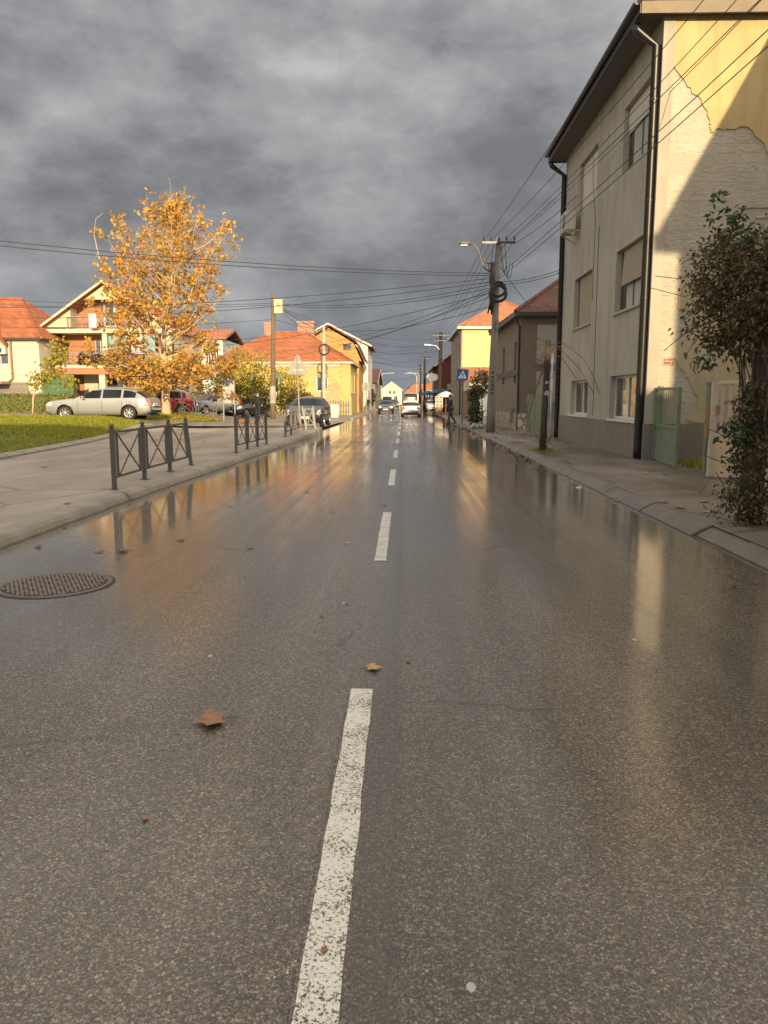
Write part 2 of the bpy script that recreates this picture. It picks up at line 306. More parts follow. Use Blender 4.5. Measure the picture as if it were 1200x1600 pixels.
M['redpipe'] = flat('red_brown_pipe', (0.25, 0.09, 0.06), 0.5)
M['wood'] = plain('brown_timber', (0.30, 0.19, 0.10), 0.8, 0.3, 4)
M['dark'] = plain('dark_interior', (0.02, 0.018, 0.016), 0.9)
M['steel'] = flat('galvanised_steel', (0.36, 0.36, 0.35), 0.45, 0.6)
M['signback'] = flat('sign_back_grey', (0.27, 0.26, 0.235), 0.6, 0.0)
M['signblue'] = flat('sign_blue', (0.02, 0.10, 0.40), 0.4)
M['signwhite'] = flat('sign_white', (0.8, 0.8, 0.78), 0.4)
M['signred'] = flat('sign_red', (0.55, 0.03, 0.03), 0.4)
M['poleteal'] = plain('grey_green_post', (0.09, 0.11, 0.11), 0.5, 0.2, 4)
M['paper'] = plain('pasted_paper', (0.34, 0.32, 0.29), 0.8, 0.7, 12)
def poster():
    m, nt, p = new_mat('faded_posters'); P = pos(nt)
    f = noise(nt, scaled(nt, P, (9, 6, 6)), 1.0, 4, 0.8)
    c = ramp(nt, f, [(0.36, (0.10, 0.10, 0.20)), (0.45, (0.42, 0.40, 0.42)), (0.53, (0.56, 0.54, 0.50)), (0.60, (0.20, 0.19, 0.24)), (0.68, (0.50, 0.47, 0.42))])
    lk(nt, c, p.inputs['Base Color']); p.inputs['Roughness'].default_value = 0.6; return m
M['poster'] = poster()
M['tyre'] = plain('tyre_rubber', (0.02, 0.02, 0.02), 0.8, 0.2, 20)
M['rim'] = flat('alloy_rim', (0.62, 0.61, 0.58), 0.3, 0.8)
M['carglass'] = flat('car_glass', (0.008, 0.009, 0.01), 0.04, 0.0, 0.0, 0, 0.45)
M['headlamp'] = flat('headlamp_clear', (0.55, 0.56, 0.58), 0.12, 0.3, 1.0)
M['headlit'] = flat('headlamp_lit', (1.0, 0.96, 0.9), 0.2, 0, 0, 9.0)
M['taillamp'] = flat('tail_lamp_red', (0.42, 0.02, 0.02), 0.2, 0, 1.0)
M['plate'] = flat('number_plate', (0.62, 0.62, 0.6), 0.4)
def carpaint(name, col, metal=0.0): return flat(name, col, 0.32, metal, 1.0)
M['silver'] = carpaint('silver_champagne_paint', (0.34, 0.35, 0.355), 0.35)
M['carred'] = carpaint('red_car_paint', (0.42, 0.025, 0.025))
M['cargrey'] = carpaint('grey_car_paint', (0.23, 0.23, 0.22), 0.4)
M['carblack'] = carpaint('charcoal_car_paint', (0.016, 0.017, 0.019), 0.0)
M['carnavy'] = carpaint('dark_blue_car_paint', (0.03, 0.035, 0.055), 0.2)
M['carwhite'] = carpaint('white_car_paint', (0.72, 0.70, 0.64))
M['vanbeige'] = carpaint('beige_van_paint', (0.55, 0.48, 0.33))
M['skin'] = plain('skin', (0.50, 0.30, 0.21), 0.55, 0.1)
M['hair'] = flat('dark_hair', (0.03, 0.02, 0.015), 0.6)
M['coat'] = plain('dark_coat', (0.02, 0.02, 0.024), 0.85, 0.3, 8)
M['jeans'] = plain('dark_trousers', (0.035, 0.04, 0.055), 0.85, 0.2, 8)
M['grey_cloth'] = plain('grey_cloth', (0.16, 0.15, 0.14), 0.85, 0.2, 8)
M['shoe'] = flat('dark_shoes', (0.02, 0.018, 0.016), 0.5)
M['bluecanvas'] = plain('blue_canvas', (0.05, 0.14, 0.33), 0.8, 0.15, 2)
M['whitecanvas'] = plain('white_canvas', (0.66, 0.66, 0.65), 0.8, 0.06, 2)
M['plastic_white'] = plain('white_plastic', (0.38, 0.36, 0.32), 0.5, 0.15, 6)
M['hills'] = plain('wooded_hills', (0.085, 0.105, 0.115), 1.0, 0.25, 0.01)
M['farwall'] = plain('plain_render', (0.50, 0.46, 0.38), 0.9, 0.1, 1.0)

# ------------------------------------------------------------------ mesh builder
ORG = {}
class MB:
    def __init__(s): s.v = []; s.f = []; s.m = []
    def add(s, vs, fs, m=0):
        o = len(s.v); s.v += [tuple(v) for v in vs]
        s.f += [tuple(i + o for i in f) for f in fs]; s.m += [m] * len(fs)
    def quad(s, a, b, c, d, m=0): s.add([a, b, c, d], [(0, 1, 2, 3)], m)
    def box(s, x0, x1, y0, y1, z0, z1, m=0):
        s.add([(x0, y0, z0), (x1, y0, z0), (x1, y1, z0), (x0, y1, z0), (x0, y0, z1), (x1, y0, z1), (x1, y1, z1), (x0, y1, z1)],
              [(0, 3, 2, 1), (4, 5, 6, 7), (0, 1, 5, 4), (1, 2, 6, 5), (2, 3, 7, 6), (3, 0, 4, 7)], m)
    def bar(s, p, q, w, h=None, m=0):
        p = Vector(p); q = Vector(q); d = (q - p).normalized(); h = h or w
        up = Vector((0, 0, 1)) if abs(d.z) < 0.95 else Vector((0, 1, 0))
        a = d.cross(up).normalized() * (w / 2); b = a.cross(d).normalized() * (h / 2)
        vs = [e + i * a + j * b for e in (p, q) for i, j in ((-1, -1), (1, -1), (1, 1), (-1, 1))]
        s.add(vs, [(3, 2, 1, 0), (4, 5, 6, 7), (0, 1, 5, 4), (1, 2, 6, 5), (2, 3, 7, 6), (3, 0, 4, 7)], m)
    def tube(s, pts, r, n=8, m=0, cap=True):
        pts = [Vector(p) for p in pts]; k = len(pts); rs = r if isinstance(r, (list, tuple)) else [r] * k
        vs = []
        ref = None
        for i, p in enumerate(pts):
            d = (pts[min(i + 1, k - 1)] - pts[max(i - 1, 0)]).normalized()
            if ref is None: ref = Vector((0, 0, 1)) if abs(d.z) < 0.9 else Vector((1, 0, 0))
            a = d.cross(ref)
            if a.length < 1e-4: a = d.orthogonal()
            a.normalize(); b = a.cross(d).normalized(); ref = b.cross(a) if False else ref
            vs += [p + rs[i] * (math.cos(2 * math.pi * j / n) * a + math.sin(2 * math.pi * j / n) * b) for j in range(n)]
        fs = [(i * n + j, i * n + (j + 1) % n, (i + 1) * n + (j + 1) % n, (i + 1) * n + j) for i in range(k - 1) for j in range(n)]
        if cap: fs += [tuple(range(n - 1, -1, -1)), tuple((k - 1) * n + j for j in range(n))]
        s.add(vs, fs, m)
    def prism(s, poly, ext, m=0):
        ext = Vector(ext); n = len(poly); P = [Vector(p) for p in poly]
        s.add(P + [p + ext for p in P], [tuple(range(n - 1, -1, -1)), tuple(range(n, 2 * n))] + [(i, (i + 1) % n, n + (i + 1) % n, n + i) for i in range(n)], m)
    def lathe(s, prof, c, n=16, m=0, axis='z'):
        vs = []
        for r, h in prof:
            for j in range(n):
                a = 2 * math.pi * j / n; u, w = r * math.cos(a), r * math.sin(a)
                v = {'z': (u, w, h), 'y': (u, h, w), 'x': (h, u, w)}[axis]
                vs.append((v[0] + c[0], v[1] + c[1], v[2] + c[2]))
        k = len(prof)
        s.add(vs, [(i * n + j, i * n + (j + 1) % n, (i + 1) * n + (j + 1) % n, (i + 1) * n + j) for i in range(k - 1) for j in range(n)], m)
    def loft(s, rings, m=0, caps=True, closed=True):
        n = len(rings[0]); vs = [p for r in rings for p in r]
        rng = range(n) if closed else range(n - 1)
        fs = [(i * n + j, i * n + (j + 1) % n, (i + 1) * n + (j + 1) % n, (i + 1) * n + j) for i in range(len(rings) - 1) for j in rng]
        if caps: fs += [tuple(range(n - 1, -1, -1)), tuple((len(rings) - 1) * n + j for j in range(n))]
        s.add(vs, fs, m)
    def build(s, name, mats, parent=None, smooth=False):
        if not isinstance(mats, (list, tuple)): mats = [mats]
        o0 = ORG.get(parent.name, Vector()) if parent else Vector()
        me = bpy.data.meshes.new(name)
        me.from_pydata([(v[0] - o0.x, v[1] - o0.y, v[2] - o0.z) for v in s.v], [], s.f)
        for m in mats: me.materials.append(m)
        me.polygons.foreach_set('material_index', s.m)
        if smooth: me.polygons.foreach_set('use_smooth', [True] * len(s.f))
        me.validate(); me.update()
        o = bpy.data.objects.new(name, me); COL.objects.link(o)
        if parent: o.parent = parent; ORG[o.name] = o0
        return o
def tag(o, label=None, cat=None, group=None, kind=None):
    if label: o['label'] = label
    if cat: o['category'] = cat
    if group: o['group'] = group
    if kind: o['kind'] = kind
    return o
def thing(name, label, cat, loc, group=None, rz=None):
    o = bpy.data.objects.new(name, None); COL.objects.link(o); o.location = loc
    o.empty_display_size = 0.2
    if rz is None: ORG[o.name] = Vector(loc)
    else: o.rotation_euler.z = rz; ORG[o.name] = Vector()
    return tag(o, label, cat, group)
def single(o, label, cat, group=None):
    "a one-mesh thing built in world coordinates: move its origin to its base"
    me = o.data; xs = [v.co for v in me.vertices]
    c = Vector((sum(v.x for v in xs) / len(xs), sum(v.y for v in xs) / len(xs), min(v.z for v in xs)))
    me.transform(Matrix.Translation(-c)); o.location = c
    return tag(o, label, cat, group)
def copy_tree(o, parent=None):
    c = o.copy(); COL.objects.link(c)
    if parent: c.parent = parent
    for ch in list(o.children): copy_tree(ch, c)
    return c
def sst(a, b, x):
    t = max(0.0, min(1.0, (x - a) / (b - a))); return t * t * (3 - 2 * t)

# ------------------------------------------------------------------ terrain
def kerbL(y):
    P = [(-40, -4.3), (8, -4.34), (13, -4.33), (17, -4.2), (23.6, -4.1), (30, -3.92), (34, -3.72), (36, -3.8), (38, -4.4), (60, -3.9), (90, -3.5), (240, -3.2)]
    for (a, xa), (b, xb) in zip(P, P[1:]):
        if y <= b: return xa + (xb - xa) * (y - a) / (b - a)
    return P[-1][1]
def hL(x, y):
    far = sst(-9.5, -14, x)
    return 0.13 + 0.18 * sst(26, 37, y) * (1 - far) * (1 - sst(48, 60, y)) + far * ((0.40 * sst(19, 33, y) + 0.24 * sst(28.5, 34.5, y)) - 0.32 * sst(44, 58, y))
def inner(y):
    P = [(-40, -8.6), (10, -9.3), (18.5, -9.86), (25.6, -10.5), (33, -11.2), (38, -10.6), (46, -10.0)]
    for (a, xa), (b, xb) in zip(P, P[1:]):
        if y <= b: return xa + (xb - xa) * (y - a) / (b - a)
    return P[-1][1]
def strip(name, fa, fb, y0, y1, ny, nx, fz, mat, kind='structure'):
    mb = MB(); vs = []; fs = []
    for i in range(ny + 1):
        y = y0 + (y1 - y0) * i / ny; a, b = fa(y), fb(y)
        for j in range(nx + 1):
            x = a + (b - a) * j / nx; vs.append((x, y, fz(x, y)))
    w = nx + 1
    for i in range(ny):
        for j in range(nx): fs.append((i * w + j, i * w + j + 1, (i + 1) * w + j + 1, (i + 1) * w + j))
    mb.add(vs, fs); o = mb.build(name, mat, None, True); o['kind'] = kind; return o
mb = MB(); mb.quad((-3000, -600, -0.12), (3000, -600, -0.12), (3000, 4000, -0.12), (-3000, 4000, -0.12))
tag(mb.build('ground', M['soil']), kind='structure')
road = strip('road', lambda y: kerbL(y) - 0.02, lambda y: 3.42, -40, 236, 138, 6, lambda x, y: 0.0, M['asphalt'])
strip('left_pavement', lambda y: inner(y), lambda y: kerbL(y) - 0.25, -40, 36.0, 76, 12, lambda x, y: hL(x, y), M['walkL'])
strip('forecourt', lambda y: -75, lambda y: (inner(y) if y < 36 else kerbL(y) - (0.0 if 36 < y < 60 else 0.25)), 18, 236, 109, 24,
      lambda x, y: hL(x, y) - 0.004 - (0.13 + 0.16) * sst(-6.5, -3.9, x) * sst(36, 39, y) * (1 - sst(57, 60, y)) * 0.8, M['yard'])
strip('lawn', lambda y: -60, lambda y: inner(y) - 0.3, -40, 46.0, 86, 40,
      lambda x, y: hL(x, y) + 0.02 - 0.2 * sst(34.3, 34.6, y) * sst(-14.0, -14.6, x) - 0.1 * sst(44.5, 46, y), M['lawn'])
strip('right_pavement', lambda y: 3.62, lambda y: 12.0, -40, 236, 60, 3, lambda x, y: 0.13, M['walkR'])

def kerb(name, fx, y0, y1, sgn, mat, prof, step=1.0, gap=0.022, z0=0.0):
    mb = MB(); y = y0
    while y < y1:
        e = min(y + step - gap, y1)
        ring = []
        dz = U(-0.011, 0.011); dx = U(-0.014, 0.014)
        ys = [y, y + 0.02, (y + e) / 2, e - 0.02, e]
        for k, yy in enumerate(ys):
            sh = 0.012 if k in (0, 4) else 0.0
            base = (hL(fx(yy) - 0.3, yy) - 0.13) if sgn < 0 else 0.0
            ring.append([(fx(yy) + sgn * (px + sh) + dx, yy, z0 + pz + (base + dz - sh if pz > 0.02 else 0)) for px, pz in prof])
        mb.loft(ring, 0, True, True); y += step
    mb.box(0, 0.001, y0, y0 + 0.001, -0.2, -0.19)
    o = mb.build(name, mat); o['kind'] = 'structure'; return o
PRF = [(0.0, -0.05), (0.0, 0.02), (0.03, 0.075), (0.07, 0.115), (0.12, 0.135), (0.27, 0.142), (0.27, -0.05)]
kerb('left_kerb', kerbL, -6, 36.2, -1, M['kerb'], PRF)
kerb('left_kerb', kerbL, 60, 180, -1, M['kerb'], PRF, 2.0)
PRR = [(0.0, -0.05), (0.0, 0.015), (0.05, 0.05), (0.13, 0.095), (0.2, 0.125), (0.27, 0.138), (0.27, -0.05)]
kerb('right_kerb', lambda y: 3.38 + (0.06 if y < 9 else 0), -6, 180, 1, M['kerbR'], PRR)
strip('gutter_bed', lambda y: 3.3, lambda y: 3.7, -40, 236, 30, 1, lambda x, y: -0.03 + 0.1 * (x > 3.5), M['joint'])
strip('gutter_bed', lambda y: kerbL(y) - 0.34, lambda y: kerbL(y) + 0.1, -40, 35.8, 76, 1, lambda x, y: -0.03 + 0.12 * (x < kerbL(y)), M['joint'])
# low edging stones between the pavement and the lawn
mb = MB(); y = 2.0
while y < 34:
    e = y + 0.95; a, b = inner(y), inner(e)
    za, zb = hL(a, y), hL(b, e)
    mb.loft([[(a + 0.02, y, za - .06), (a + 0.02, y, za + .05), (a - .1, y, za + .10), (a - .3, y, za + .10), (a - .3, y, za - .06)],
             [(b + 0.02, e, zb - .06), (b + 0.02, e, zb + .05), (b - .1, e, zb + .10), (b - .3, e, zb + .10), (b - .3, e, zb - .06)]])
    y += 1.0
tag(mb.build('lawn_edging', M['kerb']), kind='structure')
# lane dashes
def dash(y0, y1, mat, x0=-0.29, x1=-0.17, z=0.004, kx=0.0):
    mb = MB(); n = 24; L = []; Rr = []
    for i in range(n + 1):
        y = y0 + (y1 - y0) * i / n; L.append((x0 + U(-.004, .004), y, z)); Rr.append((x1 + U(-.004, .004), y, z))
    mb.add(L + Rr, [(i, n + 1 + i, n + 2 + i, i + 1) for i in range(n)])
    o = mb.build('lane_dash', mat, road); return o
dash(0.2, 4.08, M['paint'], -0.285, -0.165)
for y0 in (7.5, 14.2, 20.9, 27.7, 34.4, 41.2, 48, 55, 62, 70, 78, 88): dash(y0, y0 + 3.3, M['paint'])
dash(0.2, 4.3, M['oldpaint'], -0.43, -0.30, 0.003)
mb = MB(); mb.box(-2.6, 0.1, 76.0, 76.25, 0.003, 0.0045); mb.build('stop_line', M['paint'], road)
# hills on the horizon
mb = MB(); n = 60; top = []; bot = []
for i in range(n + 1):
    x = -1600 + 3200 * i / n; top.append((x, 2600, 34 + 20 * math.sin(i * 0.33 + 1.2) + 10 * math.sin(i * 0.9))); bot.append((x, 1700, -1))
back = [(v[0], 3200, -1) for v in bot]
mb.add(bot + top + back, [(i, i + 1, n + 2 + i, n + 1 + i) for i in range(n)] + [(n + 1 + i, n + 2 + i, 2 * n + 3 + i, 2 * n + 2 + i) for i in range(n)])
tag(mb.build('hills', M['hills'], None, True), kind='structure')

# grass blades and leaf litter
mb = MB()
def blade(x, y, z, h, w):
    a = U(0, 6.28); dx, dy = math.cos(a) * w, math.sin(a) * w; lx, ly = U(-.6, .6) * h, U(-.6, .6) * h
    mb.add([(x - dx, y - dy, z), (x + dx, y + dy, z), (x + lx, y + ly, z + h)], [(0, 1, 2)])
for i in range(34000):
    y = 15 + 31 * R.random() ** 1.1; x = inner(y) - 0.3 - R.random() ** 1.4 * 18
    if x < -14.2 and y > 34.3: continue
    if x < -13.2 and 44 < y: continue
    blade(x, y, hL(x, y) + 0.02, U(.05, .13), U(.008, .02))
for i in range(46000):
    y = 26.5 + 7.85 * R.random(); x = inner(y) - 0.3 - R.random() ** 1.2 * 15
    blade(x, y, hL(x, y) + 0.01, U(.07, .15), U(.012, .026))
for i in range(9000):
    y = U(34, 45); x = inner(y) - .3 - (abs(inner(y) + 14) - .4) * R.random(); blade(x, y, hL(x, y), U(.06, .14), U(.012, .024))
for i in range(2600):                                    # a patch by the kerb and one by the gate
    x, y = U(-6.5, -5.2), U(9.2, 12.2)
    if (x + 6.35) ** 2 / .35 + (y - 10.5) ** 2 / .5 < 1: blade(x, y, 0.13, U(.03, .07), U(.005, .01))
for i in range(1200): blade(U(6.15, 7.4), U(15.8, 18.2), 0.13, U(.05, .16), U(.006, .014))
tag(mb.build('grass', M['blade']), kind='stuff')
def leafquad(mb, p, s, flatness=1.0, m=0):
    a = Vector((U(-1, 1), U(-1, 1), U(-1, 1) * flatness)); a = a.normalized() if a.length > .01 else Vector((1, 0, 0))
    b = a.cross(Vector((U(-1, 1), U(-1, 1), U(-1, 1)) if flatness > .5 else (U(-.2, .2), U(-.2, .2), 1))).normalized()
    p = Vector(p); w = s * U(.6, .95) * .5
    mb.add([p - a * s * .5, p + b * w - a * s * .1, p + a * s * .5, p - b * w - a * s * .1], [(0, 1, 2, 3)], m)
mb = MB()
for i in range(3600):
    a = U(0, 6.28); r = abs(R.gauss(0, 3.2)); x, y = -13 + r * math.cos(a), 42 + r * 1.0 * math.sin(a)
    if x > inner(y) - .3: continue
    leafquad(mb, (x, y, hL(x, y) + .06), U(.12, .2), .3)
for i in range(900):
    y = U(17, 44); x = inner(y) - U(.2, 14); leafquad(mb, (x, y, hL(x, y) + .07), U(.1, .18), .3)
tag(mb.build('leaf_litter', M['litter']), kind='stuff'); mb = MB()
for i in range(520):
    y = 17 + 26 * R.random() ** .8; leafquad(mb, (3.36 - abs(R.gauss(0, .16)), y, .012 + .02 * R.random()), U(.05, .13), .25)
for i in range(160):
    y = 28 + 14 * R.random(); leafquad(mb, (3.9 + R.gauss(0, .35), y, .15), U(.05, .12), .25)
tag(mb.build('leaf_litter', M['dleaf']), kind='stuff')
mb = MB()
for i in range(420):
    a = U(0, 6.28); r = abs(R.gauss(0, .45)); leafquad(mb, (-7.9 + r * math.cos(a), 37.5 + r * math.sin(a), hL(-7.9, 37.5) + max(0.02, .38 - r * .55) * R.random()), U(.12, .2), .6)
single(mb.build('leaf_pile', M['litter']), 'heap of orange brown leaves behind the second barrier on the left pavement', 'leaf pile')

# ------------------------------------------------------------------ houses
def wallpanel(mb, p0, u, n, L, z0, z1, holes=(), rev=0.14, m=0, mrev=None):
    mrev = m if mrev is None else mrev
    us = sorted({0.0, L, *[h[0] for h in holes], *[h[1] for h in holes]}); zs = sorted({z0, z1, *[h[2] for h in holes], *[h[3] for h in holes]})
    P = lambda a, d, z: (p0[0] + u[0] * a + n[0] * d, p0[1] + u[1] * a + n[1] * d, z)
    for a, b in zip(us, us[1:]):
        for c, d in zip(zs, zs[1:]):
            ca, cz = (a + b) / 2, (c + d) / 2
            if any(h[0] < ca < h[1] and h[2] < cz < h[3] for h in holes): continue
            mb.quad(P(a, 0, c), P(b, 0, c), P(b, 0, d), P(a, 0, d), m)
    for h in holes:
        a, b, c, d = h[:4]
        mb.quad(P(a, 0, c), P(b, 0, c), P(b, -rev, c), P(a, -rev, c), mrev); mb.quad(P(a, 0, d), P(b, 0, d), P(b, -rev, d), P(a, -rev, d), mrev)
        mb.quad(P(a, 0, c), P(a, 0, d), P(a, -rev, d), P(a, -rev, c), mrev); mb.quad(P(b, 0, c), P(b, 0, d), P(b, -rev, d), P(b, -rev, c), mrev)
def window(parent, p0, u, n, h, st=None, rev=0.14):
    st = st or {}
    a, b, c, d = h[:4]; fm = M[st.get('frame', 'frame_white')]; gm = M[st.get('pane', 'glass')]
    w = st.get('w', 0.06); dep = rev - 0.02
    def V(q, e, z): return (p0[0] + u[0] * q + n[0] * e, p0[1] + u[1] * q + n[1] * e, z)
    def bx(mb, q0, q1, e0, e1, zz0, zz1):
        pts = [V(q0, e0, zz0), V(q1, e0, zz0), V(q1, e1, zz0), V(q0, e1, zz0), V(q0, e0, zz1), V(q1, e0, zz1), V(q1, e1, zz1), V(q0, e1, zz1)]
        mb.add(pts, [(0, 3, 2, 1), (4, 5, 6, 7), (0, 1, 5, 4), (1, 2, 6, 5), (2, 3, 7, 6), (3, 0, 4, 7)])
    f = MB(); e0, e1 = -dep - 0.04, -dep + 0.03
    bx(f, a, a + w, e0, e1, c, d); bx(f, b - w, b, e0, e1, c, d); bx(f, a + w, b - w, e0, e1, c, c + w); bx(f, a + w, b - w, e0, e1, d - w, d)
    nx = st.get('nx', 2)
    for i in range(1, nx):
        q = a + (b - a) * i / nx; bx(f, q - w * .55, q + w * .55, e0, e1 + .003, c + w, d - w)
    if st.get('transom'):
        z = d - (d - c) * st['transom']; bx(f, a + w, b - w, e0, e1 + .002, z - w / 2, z + w / 2)
    wn = f.build(st.get('name', 'window'), fm, parent)
    g = MB(); bx(g, a + w * .5, b - w * .5, -dep - .012, -dep, c + w * .5, d - w * .5); g.build('pane', gm, wn)
    if st.get('curtain'):
        k = MB(); nn = 14; q0, q1 = a + w, b - w; pts = []
        for i in range(nn + 1):
            q = q0 + (q1 - q0) * st['curtain'] * i / nn; pts.append((q, -dep + .004 + .006 * (i % 2)))
        for (qa, ea), (qb, eb) in zip(pts, pts[1:]): k.quad(V(qa, ea, c + w), V(qb, eb, c + w), V(qb, eb, d - w), V(qa, ea, d - w))
        k.build('curtain', M['curtain'], wn)
    if st.get('shutter'):
        s = MB(); z = d - .02; zend = d - (d - c) * st['shutter']; q0, q1 = a + .03, b - .03
        if st.get('half'): q1 = a + (b - a) * st['half']
        sl = st.get('slat', .055); tilt = st.get('tilt', 0.0)
        while z > zend:
            o = -dep + .05 + tilt * (d - z); zl = max(z - sl, zend)
            ol = -dep + .05 + tilt * (d - zl)
            s.add([V(q0, o, z), V(q1, o, z), V(q1, (o + ol) / 2 + .014, (z + zl) / 2), V(q0, (o + ol) / 2 + .014, (z + zl) / 2), V(q1, ol, zl), V(q0, ol, zl)], [(0, 1, 2, 3), (3, 2, 4, 5)])
            z -= sl
        s.build('shutter', M[st.get('smat', 'shutter')], wn)
    if st.get('valance'):
        s = MB(); bx(s, a + .02, b - .02, -dep + .03, -dep + .045, d - (d - c) * st['valance'], d - .01); s.build('roller_blind', M[st.get('smat', 'greengate')], wn)
    if st.get('sill'):
        s = MB(); bx(s, a - .06, b + .06, -dep + .031, .06, c - .06, c - .001); s.build('sill', M[st.get('sillm', 'sill')], wn)
    return wn
SIDES = {'front': ((0, 0), (1, 0), (0, -1)), 'right': ((1, 0), (0, 1), (1, 0)), 'left': ((0, 0), (0, 1), (-1, 0)), 'back': ((0, 1), (1, 0), (0, 1))}
def hip_roof(root, x0, x1, y0, y1, ze, zr, ov, ins, mat, fas='fascia', th=0.16, along='x', sof='soffit'):
    ox, oy = ov if isinstance(ov, tuple) else (ov, ov)
    X0, X1, Y0, Y1 = x0 - ox, x1 + ox, y0 - oy, y1 + oy; zt = ze + th
    if along == 'x': ra, rb = (X0 + ins[0], (Y0 + Y1) / 2, zr), (X1 - ins[1], (Y0 + Y1) / 2, zr)
    else: ra, rb = ((X0 + X1) / 2, Y0 + ins[0], zr), ((X0 + X1) / 2, Y1 - ins[1], zr)
    e = [(X0, Y0, zt), (X1, Y0, zt), (X1, Y1, zt), (X0, Y1, zt)]
    mb = MB()
    if along == 'x': fs = [(0, 1, 5, 4), (1, 2, 5), (2, 3, 4, 5), (3, 0, 4)]
    else: fs = [(0, 1, 4), (1, 2, 5, 4), (2, 3, 5), (3, 0, 4, 5)]
    mb.add(e + [ra, rb], fs); roof = mb.build('roof', mat, root)
    rr = MB()                                                       # ridge and hip capping tiles
    caps = [(ra, rb)] + [(e[i], (ra if (i in (0, 3)) else rb) if along == 'x' else (ra if i < 2 else rb)) for i in range(4)]
    for p, q in caps: rr.tube([Vector(p) + Vector((0, 0, .02)), Vector(q) + Vector((0, 0, .02))], .09, 6)
    rr.build('ridge_tiles', mat, roof)
    f = MB(); t = .03
    f.box(X0, X1, Y0, Y0 + t, ze - .04, zt - .004); f.box(X0, X1, Y1 - t, Y1, ze - .04, zt - .004); f.box(X0, X0 + t, Y0 + t, Y1 - t, ze - .04, zt - .004); f.box(X1 - t, X1, Y0 + t, Y1 - t, ze - .04, zt - .004)
    f.build('fascia', M[fas], roof)
    s = MB(); s.box(X0 + t, X1 - t, Y0 + t, Y1 - t, ze, ze + .02); s.build('soffit', M[sof], roof)
    return roof
def gable_roof(root, x0, x1, y0, y1, ze, zr, ov, vg, mat, along='y', fas='fascia', th=0.16, xr=None):
    mb = MB(); FS = []
    def nf(): FS.append(MB()); return FS[-1]
    if along == 'y':
        xm = (x0 + x1) / 2 if xr is None else xr
        for a, sg in ((x0, -1), (x1, 1)):
            sl = (zr - ze) / abs(a - xm); xe, z2 = a + sg * ov, ze - sl * ov
            pts = [(xe, z2), (xm, zr), (xm, zr + th), (xe, z2 + th)]
            mb.prism([(p[0], y0 - vg, p[1] + .02) for p in pts], (0, y1 - y0 + 2 * vg, 0))
            for yy in (y0 - vg - .03, y1 + vg + .004): nf().prism([(xe, yy, z2 - .06), (xm, yy, zr - .06), (xm, yy, zr + th - .02), (xe, yy, z2 + th - .02)], (0, .026, 0))
    else:
        ym = (y0 + y1) / 2 if xr is None else xr
        for a, sg in ((y0, -1), (y1, 1)):
            sl = (zr - ze) / abs(a - ym); ye, z2 = a + sg * ov, ze - sl * ov
            pts = [(ye, z2), (ym, zr), (ym, zr + th), (ye, z2 + th)]
            mb.prism([(x0 - vg, p[0], p[1] + .02) for p in pts], (x1 - x0 + 2 * vg, 0, 0))
            for xx in (x0 - vg - .03, x1 + vg + .004): nf().prism([(xx, ye, z2 - .06), (xx, ym, zr - .06), (xx, ym, zr + th - .02), (xx, ye, z2 + th - .02)], (.026, 0, 0))
    roof = mb.build('roof', mat, root)
    for g in FS: g.build('bargeboard', M[fas], roof)
    return roof
def shell(root, x0, x1, y0, y1, z0, ze, wallm, wins=None, gable=None, rev=0.14, name='wall'):
    "wins: side -> list of (u0,u1,z0,z1,style); gable: (along, ridge z, ridge position)"
    wins = wins or {}; mb = MB(); todo = []
    for k, (o, u, n) in SIDES.items():
        p0 = (x0 if o[0] == 0 else x1, y0 if o[1] == 0 else y1); L = (x1 - x0) if u[0] else (y1 - y0)
        hs = wins.get(k, []); wallpanel(mb, p0, u, n, L, z0, ze, hs, rev)
        todo += [(p0, u, n, h) for h in hs]
    if gable:
        al, zr = gable[0], gable[1]
        if al == 'y':
            xm = gable[2] if len(gable) > 2 else (x0 + x1) / 2
            for y in (y0, y1): mb.add([(x0, y, ze), (x1, y, ze), (xm, y, zr)], [(0, 1, 2)])
        else:
            for x in (x0, x1): mb.add([(x, y0, ze), (x, y1, ze), (x, (y0 + y1) / 2, zr)], [(0, 1, 2)])
    w = mb.build(name, wallm, root)
    for p0, u, n, h in todo:
        st = h[4] if len(h) > 4 else {}
        if not st.get('none'): window(root, p0, u, n, h, st, rev)
    return w
def downpipe(root, x, y, z0, z1, r=.05, mat='pipe', name='downpipe', dx=0, dy=0):
    mb = MB(); mb.tube([(x + dx, y + dy, z1 + .35), (x + dx * .9, y + dy * .9, z1 + .22), (x, y, z1 - .1), (x, y, z0 + .25), (x, y, z0 + .03)], r, 10)
    z = z0 + 1.6
    while z < z1 - .5:
        mb.lathe([(r + .012, z), (r + .012, z + .05)], (x, y, 0), 10); z += 2.2
    return mb.build(name, M[mat], root, True)

